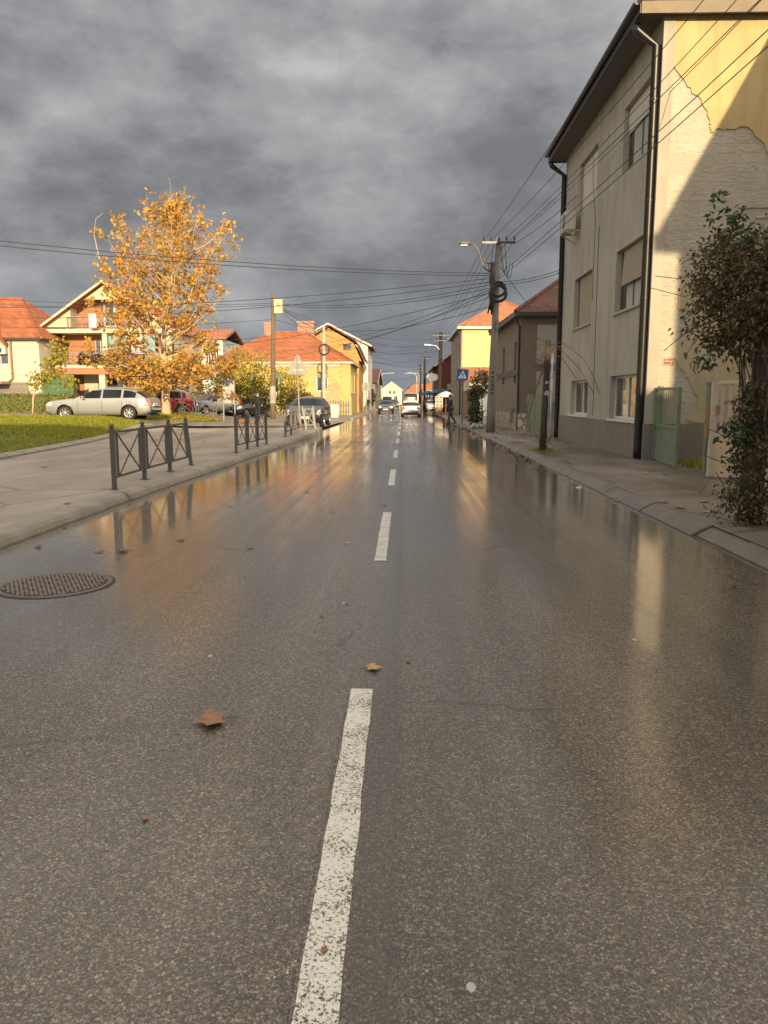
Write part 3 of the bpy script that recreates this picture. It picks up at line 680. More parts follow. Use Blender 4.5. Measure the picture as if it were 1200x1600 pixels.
# --- the big weathered house on the right -------------------------------------------------
X0, Y0, Y1, ZE = 5.8, 18.75, 29.2, 10.06
bh = thing('apartment_house', 'tall three storey house with peeling side wall and dark eaves on the right', 'house', (X0 + 4, 24, .13))
yy = lambda a: a - Y0
st_up = dict(frame='frame_white', nx=2, smat='shutter_pale', shutter=.42, slat=.06, curtain=.9, w=.05)
wl = [(0.62, 3.0, 7.5, 9.15, dict(frame='frame_wood', nx=2, smat='shutter_pale', shutter=.40, slat=.5, curtain=.85, w=.06)),
      (5.78, 8.2, 7.65, 9.22, dict(frame='frame_wood', nx=2, smat='shutter_pale', shutter=.98, slat=.8, w=.06)),
      (0.8, 3.2, 3.92, 5.55, dict(frame='frame_wood', nx=2, smat='shutter', shutter=.58, half=.86, curtain=.8, tilt=.06, sill=True)),
      (5.92, 8.4, 3.95, 5.58, dict(frame='frame_wood', nx=2, smat='shutter', shutter=.97, half=.88, sill=True)),
      (0.72, 3.3, 1.05, 2.22, dict(frame='frame_white', nx=2, sill=True, sillm='frame_white', w=.07)),
      (5.95, 8.42, 1.07, 2.2, dict(frame='frame_white', nx=2, w=.07, sill=True, sillm='frame_white'))]
mb = MB()
wallpanel(mb, (X0, Y0), (0, 1), (-1, 0), Y1 - Y0, 1.0, ZE, wl, .2, 0)
w_ = mb.build('street_wall', M['stuccoR'], bh)
for h in wl: window(bh, (X0, Y0), (0, 1), (-1, 0), h, h[4], .2)
mb = MB(); wallpanel(mb, (X0, Y0), (1, 0), (0, -1), 9.2, 1.0, ZE, [], .1); mb.quad((X0 + 9.2, Y0, .1), (X0 + 9.2, Y1, .1), (X0 + 9.2, Y1, ZE), (X0 + 9.2, Y0, ZE)); mb.quad((X0, Y1, .1), (X0 + 9.2, Y1, .1), (X0 + 9.2, Y1, ZE), (X0, Y1, ZE))
sw = mb.build('side_wall', M['peeled'], bh)
mb = MB(); mb.box(X0 - .03, X0 + .1, Y0 - .03, Y1, .0, 1.0); mb.box(X0 + .1, X0 + 9.2, Y0 - .03, Y0 + .1, 0, 1.0); mb.build('plinth', M['plinth'], bh)
def ragged(pts, amp=.035, sub=5):
    out = []
    for i, p in enumerate(pts):
        q = pts[(i + 1) % len(pts)]
        edge = p[2] if len(p) > 2 else 1
        for k in range(sub if edge else 1):
            t = k / (sub if edge else 1)
            out.append((p[0] + (q[0] - p[0]) * t + (U(-amp, amp) if k else 0), p[1] + (q[1] - p[1]) * t + (U(-amp, amp) if k else 0)))
    return out
def plaster(pts, m='yplaster', th=.03):
    mb = MB(); mb.prism([(x, Y0 - .002 - th, z) for x, z in ragged(pts)], (0, th, 0)); mb.build('plaster_layer', M[m], bh)
plaster([(5.9, 9.45), (6.02, 9.05), (6.38, 8.57), (6.7, 8.3), (6.92, 7.85), (6.95, 7.6), (7.3, 7.68), (7.8, 7.7), (8.05, 7.45), (8.3, 7.15), (8.6, 6.7), (9.3, 6.5), (10.2, 7.2), (11.5, 6.8), (13, 7.0, 0), (15, 7.0, 0), (15, ZE - .01, 0), (5.9, ZE - .01, 0)])
plaster([(6.44, 3.68), (6.42, 4.0), (6.5, 4.35), (6.76, 4.48), (7.1, 4.9), (7.7, 5.1), (8.6, 4.9), (10, 5.3), (13, 5.0, 0), (15, 5.0, 0), (15, 1.03, 0), (7.05, 1.03), (6.75, 1.12), (6.98, 1.3), (7.02, 1.6), (6.85, 1.95), (6.62, 2.25), (6.42, 2.55), (6.5, 2.85), (6.8, 3.05), (7.0, 3.3), (6.8, 3.66)], 'yplaster_low')
mb = MB(); mb.box(X0 + 1.9, X0 + 4.5, Y0 - .03, Y0, 5.95, 6.08); mb.box(X0 + 2.3, X0 + 4.5, Y0 - .024, Y0, 5.72, 5.8); mb.build('mortar_repair', M['peeled'], bh)
mb = MB(); mb.prism([(x, Y0 - .012, z) for x, z in ragged([(6.16, 2.38), (6.44, 2.38), (6.42, 2.56), (6.18, 2.54)], .02, 3)], (0, .011, 0)); mb.build('exposed_brick', M['oldbrick'], bh)
mb = MB(); mb.box(X0 - .02, X0 + .24, Y0 - .045, Y0 + .02, 1.002, ZE - .012); mb.build('corner_pilaster', M['stuccoR'], bh)
rf = hip_roof(bh, X0, X0 + 9.2, Y0, Y1, ZE, 13.0, (.62, .24), (5.2, 5.2), M['tile_old'], 'drain', .2, 'y')
mb = MB(); ring = []
for i in range(9):
    a = math.pi * i / 8; ring.append((X0 - .69 - .07 * math.cos(a), -.07 * math.sin(a)))
mb.loft([[(x, y, ZE + .2 + z) for x, z in ring] for y in (Y0 - .24, Y1 + .24)], 0, False, False); mb.build('gutter', M['drain'], rf, True)
mb = MB(); mb.box(X0 - .6, X0 + 9.8, Y0 - .285, Y0 - .245, ZE - .06, ZE + .185); mb.build('eaves_board', M['fascia'], rf)
downpipe(bh, X0 - .1, Y0 + .16, .13, 9.6, .1, 'pipe', 'downpipe', -.5, -.02)
downpipe(bh, X0 - .09, Y1 - .1, .13, 9.6, .085, 'pipe', 'downpipe', -.5, 0)
for (pa) in ([(X0 - .008, 25.1, 9.1), (X0 - .008, 25.0, 8.2), (X0 - .008, 24.5, 7.0), (X0 - .008, 24.55, 4.6)], [(X0 - .008, 24.0, 6.7), (X0 - .008, 24.0, 5.2), (X0 - .008, 23.9, 1.1)]):
    mb = MB(); mb.tube(pa, .008, 5); mb.build('wall_cable', M['wire'], bh)
# air conditioner
ac = thing('air_conditioner', 'white outdoor air conditioner unit under the upper far window of the tall house', 'air conditioner', (5.5, 27.0, 7.0))
mb = MB(); mb.box(5.3, 5.62, 26.5, 27.35, 7.12, 7.72)
mb.build('casing', M['acwhite'], ac)
mb = MB(); mb.lathe([(.0, 5.285), (.24, 5.285), (.25, 5.3)], (0, 26.85, 7.42), 20, 0, 'x'); fan = mb.build('fan_grille', M['drain'], ac)
mb = MB()
for i in range(5): mb.lathe([(.05 + i * .045, 5.275), (.056 + i * .045, 5.272), (.062 + i * .045, 5.275)], (0, 26.85, 7.42), 20, 0, 'x')
mb.build('guard_ring', M['acwhite'], fan)
mb = MB()
for y in (26.55, 27.3): mb.bar((5.28, y, 7.09), (5.8, y, 7.09), .04); mb.bar((5.34, y, 7.07), (5.8, y, 6.8), .03)
mb.build('bracket', M['sill'], ac)

# --- taupe house -----------------------------------------------------------------------------
x0, y0, y1, ze = 5.38, 36.2, 46.4, 5.35
th_ = thing('taupe_house', 'taupe two tone house with dark tiled roof and stone base beyond the tall house', 'house', (9.5, 41, .13))
shell(th_, x0, x0 + 8, y0, y1, .1, ze, M['brownR'], {'left': [(1.2, 2.2, 2.35, 4.3, dict(frame='frame_wood', shutter=.95, smat='browntrim', nx=2)), (5.6, 6.6, 2.35, 4.3, dict(frame='frame_wood', shutter=.95, smat='browntrim', nx=2)),
      (1.5, 1.95, .42, 1.12, dict(frame='frame_wood', nx=1)), (2.2, 2.65, .42, 1.12, dict(frame='frame_wood', nx=1))]})
mb = MB(); mb.box(x0 - .04, x0 + .02, y0, y1, 2.7, 3.0)
mb.box(x0, x0 + .72, y0 - .02, y0 + .01, .95, ze - .01); mb.box(x0 + .72, x0 + 8, y0 - .02, y0 + .01, 2.85, 3.2); mb.box(x0 + .72, x0 + 8, y0 - .02, y0 + .01, 4.95, ze - .012)
mb.build('trim_band', M['browntrim'], th_)
mb = MB(); mb.box(x0 + .72, x0 + 8, y0 - .012, y0 + .01, 3.2, 4.95); mb.box(x0 + .72, x0 + 8, y0 - .012, y0 + .01, .12, 2.85); mb.build('panel', M['greypanel'], th_)
mb = MB(); mb.box(x0 - .07, x0 + .02, y0 - .05, y0 + 1.45, .0, .92); mb.box(x0 - .07, x0 + .02, y0 + 1.45, y1, .0, .40); mb.box(x0 - .07, x0 + .02, y0 + 2.7, y1, .40, .92); mb.box(x0 + .02, x0 + .7, y0 - .05, y0 + .01, 0, .92)
mb.build('stone_base', M['stones'], th_)
hip_roof(th_, x0, x0 + 8, y0, y1, ze, 8.6, .35, (4.2, 4.2), M['tile_old'], 'drain', .15, 'y')
downpipe(th_, x0 - .07, y0 + .12, .13, 5.0, .05, 'drain', 'downpipe', -.25, -.1)
# --- pale yellow house with annex --------------------------------------------------------
x0, y0, y1, ze = 5.3, 72.8, 88, 8.0
py = thing('yellow_house', 'tall pale yellow house with orange tiled roof facing the low sun on the right', 'house', (10, 80, .1))
shell(py, x0, x0 + 9, y0, y1, .05, ze, M['greyR'], {'left': [(2, 3, 5.2, 6.8, {}), (6, 7, 5.2, 6.8, {}), (10, 11, 5.2, 6.8, {}), (2, 3, 1.6, 3.4, {}), (6, 7, 1.6, 3.4, {}), (10, 11, 1.6, 3.4, {})]})
mb = MB(); mb.box(x0 + .12, x0 + 9, y0 - .03, y0 + .01, .1, ze - .01); mb.build('sun_toned_gable', M['paleyellow'], py)  # sunlight put into the colour: this side pale yellow, the other walls grey-beige
hip_roof(py, x0, x0 + 9, y0, y1, ze, 11.0, .4, (5, 5), M['tile_orange'], 'whitewall', .18, 'y')
downpipe(py, x0 - .07, y0 + .1, .1, 7.6, .06, 'drain', 'downpipe', -.3, 0)
mb = MB(); mb.box(9.2, 9.7, 76, 76.5, 9.0, 9.9); mb.build('vent_pipe', M['whitewall'], py)
an = thing('annex', 'low orange roofed annex against the foot of the pale yellow house', 'annex', (7, 68, .1))
mb = MB(); wallpanel(mb, (5.55, 66), (1, 0), (0, -1), 4.5, .05, 3.1, [(.6, 1.3, 1.6, 2.6)], .12); wallpanel(mb, (5.55, 66), (0, 1), (-1, 0), 6.7, .05, 3.1, [], .1)
mb.build('wall', M['whitewall'], an); window(an, (5.55, 66), (1, 0), (0, -1), (.6, 1.3, 1.6, 2.6), {}, .12)
mb = MB(); mb.prism([(5.15, 65.6, 3.05), (5.15, 72.7, 4.35), (5.15, 72.7, 4.5), (5.15, 65.6, 3.2)], (5.2, 0, 0)); mb.build('roof', M['tile_orange'], an)
mb = MB(); mb.box(4.9, 5.15, 53.5, 64.5, .1, 2.15); mb.box(4.86, 5.19, 53.5, 64.5, 2.15, 2.22)
single(mb.build('boundary_wall', M['brownwall']), 'plain brown boundary wall behind the crossing sign on the right pavement', 'wall')
# --- house with dormer peeking above -------------------------------------------------------
rh = thing('roof_house', 'house with a small lit dormer rising above the dark tiled roof on the right', 'house', (17, 92, .1))
shell(rh, 11.5, 20, 88, 98, .05, 9.2, M['cream']); gable_roof(rh, 11.5, 20, 88, 98, 9.2, 12.6, .4, .4, M['tile_orange'], 'y')
mb = MB(); mb.box(12.2, 15.5, 85.5, 88, 8.2, 11.1); mb.build('dormer', M['paleyellow'], rh)
mb = MB(); mb.prism([(11.7, 85.1, 11.0), (15.9, 85.1, 12.5), (16.6, 85.1, 12.1), (16.6, 85.1, 11.9), (15.9, 85.1, 12.25), (11.7, 85.1, 10.8)], (0, 3, 0)); mb.build('dormer_roof', M['tile_orange'], rh)
# --- maroon house and those beyond -----------------------------------------------------------
x0, y0, y1, ze = 4.2, 90, 112, 5.8
mh = thing('maroon_house', 'dark maroon house with maroon tiled roof on the right side of the street', 'house', (9, 100, .1))
shell(mh, x0, x0 + 10, y0, y1, .05, ze, M['maroonwall'], {'left': [(3, 4.2, 3.6, 5.0, {}), (8, 9.2, 3.6, 5, {}), (13, 14.2, 3.6, 5, {}), (3, 5.2, .8, 2.6, dict(pane='shopglass')), (9, 12, .8, 2.6, dict(pane='shopglass'))]}, ('y', 9.6))
gable_roof(mh, x0, x0 + 10, y0, y1, ze, 9.6, .7, .3, M['tile_maroon'], 'y', 'whitewall')
mb = MB(); mb.box(5.0, 5.4, 89.55, 90, 2.6, 3.3); mb.build('meter_cabinet', M['plastic_white'], mh)
h2 = thing('gabled_house', 'white gabled house with orange roof and lit wall beyond the maroon house', 'house', (8, 118, .1))
shell(h2, 4.5, 14, 114, 126, .05, 6.0, M['whitewall'], {'left': [(3, 4, 4.6, 6, {}), (7, 8, 4.6, 6, {})]}, ('y', 9.0)); gable_roof(h2, 4.5, 14, 114, 126, 6.0, 9.0, .5, .4, M['tile_orange'], 'y', 'whitewall')
h3 = thing('orange_house', 'small orange and yellow house in the distance on the right', 'house', (6, 158, 0))
shell(h3, 3.7, 10, 152, 165, 0, 3.4, M['yellow'], {'front': [(.6, 1.6, 1, 2.4, {}), (3, 4, 1, 2.4, {})]}); hip_roof(h3, 3.7, 10, 152, 165, 3.4, 6.0, .3, (3, 3), M['tile_red'], 'fascia', .15, 'y')
# --- left side -------------------------------------------------------------------------------
# yellow single storey house
x0, x1, y0, y1, ze = -17, -4.85, 70, 80.5, 4.75
yh = thing('yellow_house', 'low ochre yellow house with hipped orange roof and stained corner on the left', 'house', (-11, 75, .15))
ws = dict(frame='frame_white', nx=2, valance=.28, smat='greengate', sill=True, sillm='frame_white', w=.09)
shell(yh, x0, x1, y0, y1, 0, ze, M['yellow'], {'front': [(2.6, 3.6, 2.2, 3.9, ws), (5.2, 6.2, 2.2, 3.9, ws), (9.1, 10.15, 2.25, 3.95, ws)], 'right': [(2, 3, 2.2, 3.9, ws), (5.5, 6.5, 2.2, 3.9, ws)]})
hip_roof(yh, x0, x1, y0, y1, ze, 7.9, .3, (4.6, 4.9), M['tile_red'], 'cream', .14, 'x')
mb = MB(); mb.box(x1 - .75, x1 + .06, y0 - .06, y0 + .02, .0, ze - .01); mb.box(x1 - .9, x1 + .12, y0 - .12, y0 - .061, 0, 1.75); mb.build('corner_pilaster', M['yellow'], yh)
mb = MB(); mb.box(x0 - .05, x1 - .9, y0 - .08, y0 + .01, 4.45, 4.74); mb.build('cornice', M['cream'], yh)
mb = MB(); mb.prism([(x, y0 - .012, z) for x, z in ragged([(-7.2, 1.3), (-6.1, 1.1), (-5.8, 1.4), (-5.75, 2.9), (-6.1, 3.1), (-6.7, 2.7), (-7.1, 2.2)], .16, 6)], (0, .011, 0)); mb.build('worn_patch', M['stain'], yh)
mb = MB(); mb.box(-10.35, -8.75, 76.2, 77.3, 6.9, 9.0); mb.box(-10.42, -8.68, 76.1, 77.4, 8.85, 9.05); mb.build('chimney', M['oldbrick'], yh)
mb = MB(); mb.box(-13.3, -12.5, 74.6, 75.3, 7.2, 8.75); mb.box(-13.35, -12.45, 74.55, 75.35, 8.6, 8.8); mb.build('chimney', M['oldbrick'], yh)
# orange gambrel house
x0, x1, y0 = -10.4, -4.85, 84
og = thing('gambrel_house', 'orange house with gambrel gable rising behind the low yellow house', 'house', (-8, 88, .1))
prof = [(-11.6, 5.6), (-10.6, 7.7), (-7.95, 9.25), (-5.2, 7.65), (-4.3, 5.65)]
mb = MB(); mb.prism([(x0, y0, 0), (x1, y0, 0), (x1, y0, 5.7)] + [(x - (.25 if x > -8 else -.25), y0, z - .1) for x, z in reversed(prof)] + [(x0, y0, 5.7)], (0, 9, 0)); mb.build('wall', M['orangewall'], og)
mb = MB()
for (a, b), (c, d) in zip(prof, prof[1:]): mb.prism([(a, y0 - .5, b), (c, y0 - .5, d), (c, y0 - .5, d + .14), (a, y0 - .5, b + .14)], (0, 9.8, 0))
r_ = mb.build('roof', M['tile_old'], og)
window(og, (x0, y0 - .02), (1, 0), (0, -1), (3.85, 4.75, 6.75, 7.45), dict(nx=2, frame='frame_wood'), .0)
wg = thing('white_house', 'tall white gabled house standing behind the orange gambrel house', 'house', (-9, 100, .1))
shell(wg, -14, -4.4, 95, 108, .05, 8.1, M['whitewall'], {'front': [(8, 8.9, 5.9, 7.0, {})]}, ('y', 10.5)); gable_roof(wg, -14, -4.4, 95, 108, 8.1, 10.5, .5, .5, M['tile_maroon'], 'y', 'whitewall')
# grey low house beyond
gh = thing('grey_house', 'low grey brown house in shade beyond the orange house', 'house', (-8, 118, .1))
shell(gh, -12, -4.0, 109, 132, .05, 3.9, M['greyhouse'], {'right': [(3, 4.2, 1.4, 2.8, {}), (8, 9.2, 1.4, 2.8, {}), (14, 15.2, 1.4, 2.8, {})], 'front': [(5, 6, 1.4, 2.8, {})]}, ('x', 6.0)); gable_roof(gh, -12, -4.0, 109, 132, 3.9, 6.0, .6, .4, M['tile_old'], 'x', 'whitewall')
fg = thing('yellow_cottage', 'small yellow gabled house far down the street in the middle', 'house', (-3.6, 230, 0))
shell(fg, -6.5, -.6, 226, 240, -.1, 4.2, M['farwall'], {'front': [(.8, 1.9, 1.0, 2.4, {}), (3.6, 4.7, 1.0, 2.4, {}), (2.0, 2.9, 2.9, 3.9, {}), (3.2, 4.1, 2.9, 3.9, {})]}, ('y', 6.4)); gable_roof(fg, -6.5, -.6, 226, 240, 4.2, 6.4, .4, .4, M['tile_orange'], 'y', 'whitewall')
fb = thing('orange_roof_house', 'orange roofed house far down the street at the left of the yellow gabled one', 'house', (-10, 200, 0))
shell(fb, -14, -6.2, 188, 205, -.1, 3.5, M['yellow'], {'right': [(2, 3, 1, 2.4, {})], 'front': [(5, 6, 1, 2.4, {})]}); hip_roof(fb, -14, -6.2, 188, 205, 3.5, 5.8, .3, (3, 3), M['tile_orange'], 'fascia', .15, 'y')
fr = thing('tiled_house', 'brown roofed house far down the street behind the white car', 'house', (5, 250, 0))
shell(fr, .6, 10, 246, 260, -.1, 3.3, M['farwall'], {'front': [(1, 2, 1, 2.2, {}), (4, 5, 1, 2.2, {})]}); hip_roof(fr, .6, 10, 246, 260, 3.3, 6.2, .4, (3, 3), M['tile_orange'], 'fascia', .15, 'x')

# --- brick house with balconies, behind the plane tree -------------------------------------
x0, x1, y0, y1 = -30.4, -19.2, 65, 77; z0 = .4; xm = -24.8
bk = thing('balcony_house', 'gabled brick and cream house with two balconies behind the golden tree', 'house', (xm, 70, z0))
mb = MB()
wf = [(.5, 2.1, .5, 3.4, dict(frame='frame_wood', nx=2, pane='shopglass')), (2.9, 5.0, .5, 3.5, dict(frame='frame_white', nx=2, pane='shopglass')), (5.2, 7.2, .5, 3.5, dict(frame='frame_white', nx=2, pane='shopglass')), (7.6, 9.8, .4, 3.3, dict(frame='frame_wood', nx=2, pane='shopglass')),
      (3.9, 5.3, 4.5, 6.6, dict(frame='frame_white', nx=3)), (7.5, 8.9, 4.7, 6.4, dict(frame='frame_white', nx=2))]
wallpanel(mb, (x0, 66.6), (1, 0), (0, -1), x1 - x0, 0, 7.3, wf, .12)
mb.add([(x0 + 2.4, 66.4, 7.5), (x1 - 2.4, 66.4, 7.5), (x1 - 2.4, 66.4, 9.35), (xm, 66.4, 11.0), (x0 + 2.4, 66.4, 9.35)], [(0, 1, 2, 3, 4)])
mb.build('brick_wall', M['brick'], bk)
for h in wf: window(bk, (x0, 66.6), (1, 0), (0, -1), h, h[4], .12)
window(bk, (x0, 66.38), (1, 0), (0, -1), (4.9, 5.9, 7.6, 9.6), dict(frame='frame_white', nx=1, w=.14), 0.0)
mb = MB()
for xa in (x0, x1):
    mb = MB(); mb.quad((xa, y0, 0), (xa, y1, 0), (xa, y1, 7.3), (xa, y0, 7.3)); mb.build('side_wall', M['cream'], bk)
mb = MB()                                                        # boarded gable cheeks left and right of the loggia
sl = (11.0 - 7.3) / (xm - x0)
mb.prism([(x0, y0, 7.5), (x0 + 2.6, y0, 7.5), (x0 + 2.6, y0, 7.3 + sl * 2.6)], (0, .12, 0)); mb.prism([(x1, y0, 7.5), (x1 - 2.6, y0, 7.3 + sl * 2.6), (x1 - 2.6, y0, 7.5)], (0, .12, 0))
mb.prism([(xm - 1.9, y0, 9.75), (xm + 1.9, y0, 9.75), (xm, y0, 11.0)], (0, .12, 0))
mb.quad((x0 + 2.6, y0 + .12, 7.5), (x0 + 2.6, 66.4, 7.5), (x0 + 2.6, 66.4, 9.2), (x0 + 2.6, y0 + .12, 9.2))
for i in range(1, 9): mb.box(x0 + i * .29, x0 + i * .29 + .015, y0 - .008, y0, 7.5, 7.3 + sl * i * .29)
mb.build('boarding', M['creamboard'], bk)
mb = MB(); mb.box(x0 - .1, x1 + .1, y0 - .25, 66.6, 7.02, 7.36); mb.box(x0 - .1, x1 + .1, y0 - 1.3, 66.6, 4.12, 4.34); mb.build('floor_slab', M['cream'], bk)
mb = MB(); mb.box(x0 - .1, x1 + .1, y0 - 1.32, y0 - 1.2, 3.6, 4.12); mb.build('balcony_edge', M['brick'], bk)
mb = MB(); mb.box(x0 + .1, x0 + .55, y0 - .1, y0 + .3, 4.34, 7.02); mb.box(x0 + 5.2, x0 + 5.6, y0 - .1, y0 + .3, 4.34, 7.02); mb.box(x1 - .6, x1 - .2, y0 - .1, y0 + .3, 4.34, 7.02)
mb.box(x0 + 2.2, x0 + 2.7, y0 - 1.2, y0 - .7, .2, 4.12); mb.box(x0 + 5.2, x0 + 5.7, y0 - 1.2, y0 - .7, .2, 4.12); mb.box(x1 - .6, x1 - .1, y0 - 1.2, y0 - .7, .2, 4.12); mb.box(x0 + 2.9, x0 + 4.1, 66.35, 66.59, .2, 4.1)
mb.build('pillar', M['cream'], bk)
mb = MB(); mb.box(x0 + 5.7, x0 + 7.4, y0 + .02, y0 + .1, 4.9, 6.8); mb.build('turquoise_screen', M['turquoise'], bk); mb = MB(); mb.box(x0 + 8.7, x0 + 9.6, y0 + .02, y0 + .1, 4.7, 6.9); mb.build('turquoise_screen', M['turquoise'], bk)
mb = MB(); mb.box(x0 - .12, x0 + .05, y0 - .06, y0 + .3, 4.34, 7.02); mb.build('corner_strip', M['bluewhite'], bk)
mb = MB(); mb.box(x0 + 4.5, x0 + 5.1, y0 - .9, y0 - .4, 7.37, 8.5); mb.build('balcony_cabinet', M['whitewall'], bk)
mb = MB(); mb.box(x0 + 7.6, x0 + 8.6, y0 - .05, y0 + .01, 5.3, 6.9); mb.build('hanging_cloth', M['curtain'], bk)
mb = MB(); mb.box(x0 + 2.7, x0 + 3.1, y0 - 1.0, y0 - .7, .5, 2.9); mb.build('timber_stack', M['wood'], bk)
gable_roof(bk, x0, x1, y0 - .3, y1, 7.3, 11.1, .35, .3, M['tile_orange'], 'y', 'creamboard')
def railing(name, xa, xb, y, z, h, parent, mat='bluerail'):
    mb = MB(); mb.bar((xa, y, z + h), (xb, y, z + h), .06); mb.bar((xa, y, z + .1), (xb, y, z + .1), .04)
    x = xa; i = 0
    while x <= xb + .01:
        mb.bar((x, y, z), (x, y, z + h), .07 if i % 6 == 0 else .025); x += .2; i += 1
    mb.build(name, M[mat], parent)
railing('balcony_railing', x0 - .05, x1 + .05, y0 - 1.26, 4.34, 1.0, bk); railing('balcony_railing', x0 + 2.4, x1 - 2.4, y0 - .2, 7.36, .95, bk)
mb = MB()
for i in range(700): leafquad(mb, (x0 + 3.6 + U(0, 3.6), y0 - 1.3 + U(-.25, .2), 4.4 + abs(R.gauss(.35, .3))), U(.15, .3))
single(mb.build('balcony_plants', M['darkleaf']), 'dark green potted plants trailing over the lower balcony of the brick house', 'plants')
# pale blue house
bl = thing('pale_blue_house', 'narrow pale blue house with tall paned window right of the golden tree', 'house', (-19, 77, .4))
shell(bl, -21.9, -17.2, 74, 82, 0, 7.2, M['bluewhite'], {'front': [(3.0, 4.3, 4.9, 6.8, dict(nx=5, frame='frame_white', w=.07)), (.5, 2.0, 4.9, 6.6, dict(nx=3)), (.6, 2.2, 1.0, 2.8, {})]}); gable_roof(bl, -21.9, -17.2, 74, 82, 7.25, 8.3, .35, .35, M['tile_orange'], 'x', 'fascia')
# far left cream house
fl = thing('cream_house', 'cream house with big orange red tiled roof at the left edge', 'house', (-36, 66, .5))
wfl = [(11.2, 12.5, 4.3, 5.5, {}), (8.2, 9.6, 4.3, 5.5, {}), (8.0, 9.5, 1.0, 2.4, {})]
shell(fl, -44, -29.0, 61.5, 73, .2, 6.2, M['cream'], {'front': wfl})
hip_roof(fl, -44, -29.0, 61.5, 73, 6.2, 10.1, .3, (4.5, 4.3), M['tile_red'], 'drain', .16, 'x')
mb = MB(); mb.prism([(-36.6, 61.0, 6.2), (-31.9, 61.0, 6.2), (-34.2, 61.0, 9.0)], (0, 3, 0)); mb.build('dormer_gable', M['cream'], fl)
mb = MB()
for a, b in (((-37.0, 5.75), (-34.2, 9.1)), ((-34.2, 9.1), (-31.4, 5.75))): mb.prism([(a[0], 60.7, a[1]), (b[0], 60.7, b[1]), (b[0], 60.7, b[1] + .18), (a[0], 60.7, a[1] + .18)], (0, 4.5, 0))
mb.build('dormer_roof', M['tile_red'], fl)
mb = MB(); mb.tube([(-31.2, 61.38, 6.2), (-31.2, 61.38, 3.2), (-31.5, 61.2, 2.9), (-33, 60.5, 2.6)], .08, 8); mb.build('downpipe', M['redpipe'], fl)
mb = MB(); mb.box(-36, -31.4, 60.0, 61.5, 2.75, 2.95); mb.build('canopy', M['wood'], fl)
mb = MB(); mb.box(-33.2, -30.0, 61.44, 61.49, .3, 2.9); mb.build('painted_shade_panel', M['greyhouse'], fl)  # flat grey-brown sheet, recess shade put into its colour; the wall behind is plain
a2 = thing('air_conditioner', 'white air conditioner box on the cream house wall at the left edge', 'air conditioner', (-32, 61.2, 5))
mb = MB(); mb.box(-32.4, -31.5, 61.1, 61.45, 5.1, 5.7); mb.build('casing', M['acwhite'], a2)
mb = MB(); mb.lathe([(0, 61.09), (.22, 61.09), (.23, 61.1)], (-32.0, 0, 5.4), 16, 0, 'y'); mb.build('fan_grille', M['drain'], a2)
mb = MB(); mb.box(-29.4, -26.6, 61.9, 62.0, .5, 3.5); mb.box(-29.45, -29.35, 61.85, 62.05, .4, 3.6); mb.box(-26.65, -26.55, 61.85, 62.05, .4, 3.6); mb.box(-29.35, -26.65, 61.86, 61.899, 1.9, 2.0)
single(mb.build('metal_gate', M['greenpanel']), 'tall green sheet metal gate between the cream house and the brick house', 'gate')

# --- houses behind the camera whose roofs shade the near part of the street ------------------
def backhouse(x0, x1, y0, y1, h, label, wm, ov=.5):
    r = thing('street_house', label, 'house', ((x0 + x1) / 2, (y0 + y1) / 2, 0))
    ws = [(i * 3.0 + 1.2, i * 3.0 + 2.5, k * 3.0 + 1.2, k * 3.0 + 2.7, {}) for i in range(int((x1 - x0 - 2) / 3)) for k in range(int(h / 3.2))]
    wl = [(i * 3.0 + 1.2, i * 3.0 + 2.5, k * 3.0 + 1.2, k * 3.0 + 2.7, {}) for i in range(int((y1 - y0 - 2) / 3)) for k in range(int(h / 3.2))]
    shell(r, x0, x1, y0, y1, 0, h, wm, {'left': wl, 'back': ws})
    return r
nb = backhouse(9.35, 18, -2.3, 15.4, 10.62, 'three storey cream house beside the pavement behind the right edge of the view', M['cream'])
hip_roof(nb, 9.35, 18, -2.3, 15.4, 10.62, 12.6, .55, (5, 5), M['tile_red'], 'fascia', .26, 'y')
b1 = backhouse(-52, 9.7, -24, -14, 11.8, 'long four storey block across the street end behind the view', M['farwall'])
hip_roof(b1, -52, 9.7, -24, -14, 11.8, 12.4, .3, (6, 6), M['tile_red'], 'fascia', .2, 'x')
b2 = backhouse(10.3, 34, -24, -14, 10.0, 'three storey block across the street end behind the view', M['cream'])
hip_roof(b2, 10.3, 34, -24, -14, 10.0, 10.6, .3, (6, 6), M['tile_red'], 'fascia', .2, 'x')

# ------------------------------------------------------------------ gates and posts on the right
gg = thing('garden_gate', 'open green metal gate with barred upper half beside the peeling wall', 'gate', (6.05, 18.5, .13))
A, B = Vector((6.02, 18.62, 0)), Vector((5.78, 16.45, 0))
def along(t, z, a=A, b=B): p = a.lerp(b, t); return (p.x, p.y, z)
mb = MB(); mb.bar(along(0, .17), along(0, 1.86), .09); mb.bar(along(1, .15), along(1, 1.84), .07); mb.bar(along(.02, 1.83), along(.98, 1.81), .06); mb.bar(along(.02, .98), along(.98, .98), .06); mb.bar(along(.02, .2), along(.98, .2), .05); mb.build('frame', M['greengate'], gg)
mb = MB(); mb.bar(along(.02, .59), along(.98, .59), .012, .74); mb.build('sheet_panel', M['greengate'], gg)
mb = MB()
for i in range(1, 13): mb.bar(along(i / 13, .99), along(i / 13, 1.8), .014)
mb.build('bars', M['greengate'], gg)
mb = MB(); mb.bar((6.12, 18.68, .13), (6.12, 18.68, 1.9), .09); mb.build('hinge_post', M['greengate'], gg)
mb = MB(); mb.box(6.12, 6.27, 15.75, 15.9, .1, 1.9); mb.box(6.1, 6.29, 15.73, 15.92, 1.9, 1.93)
single(mb.build('gate_post', M['greengate']), 'square green gate post standing by the cream gate', 'post')
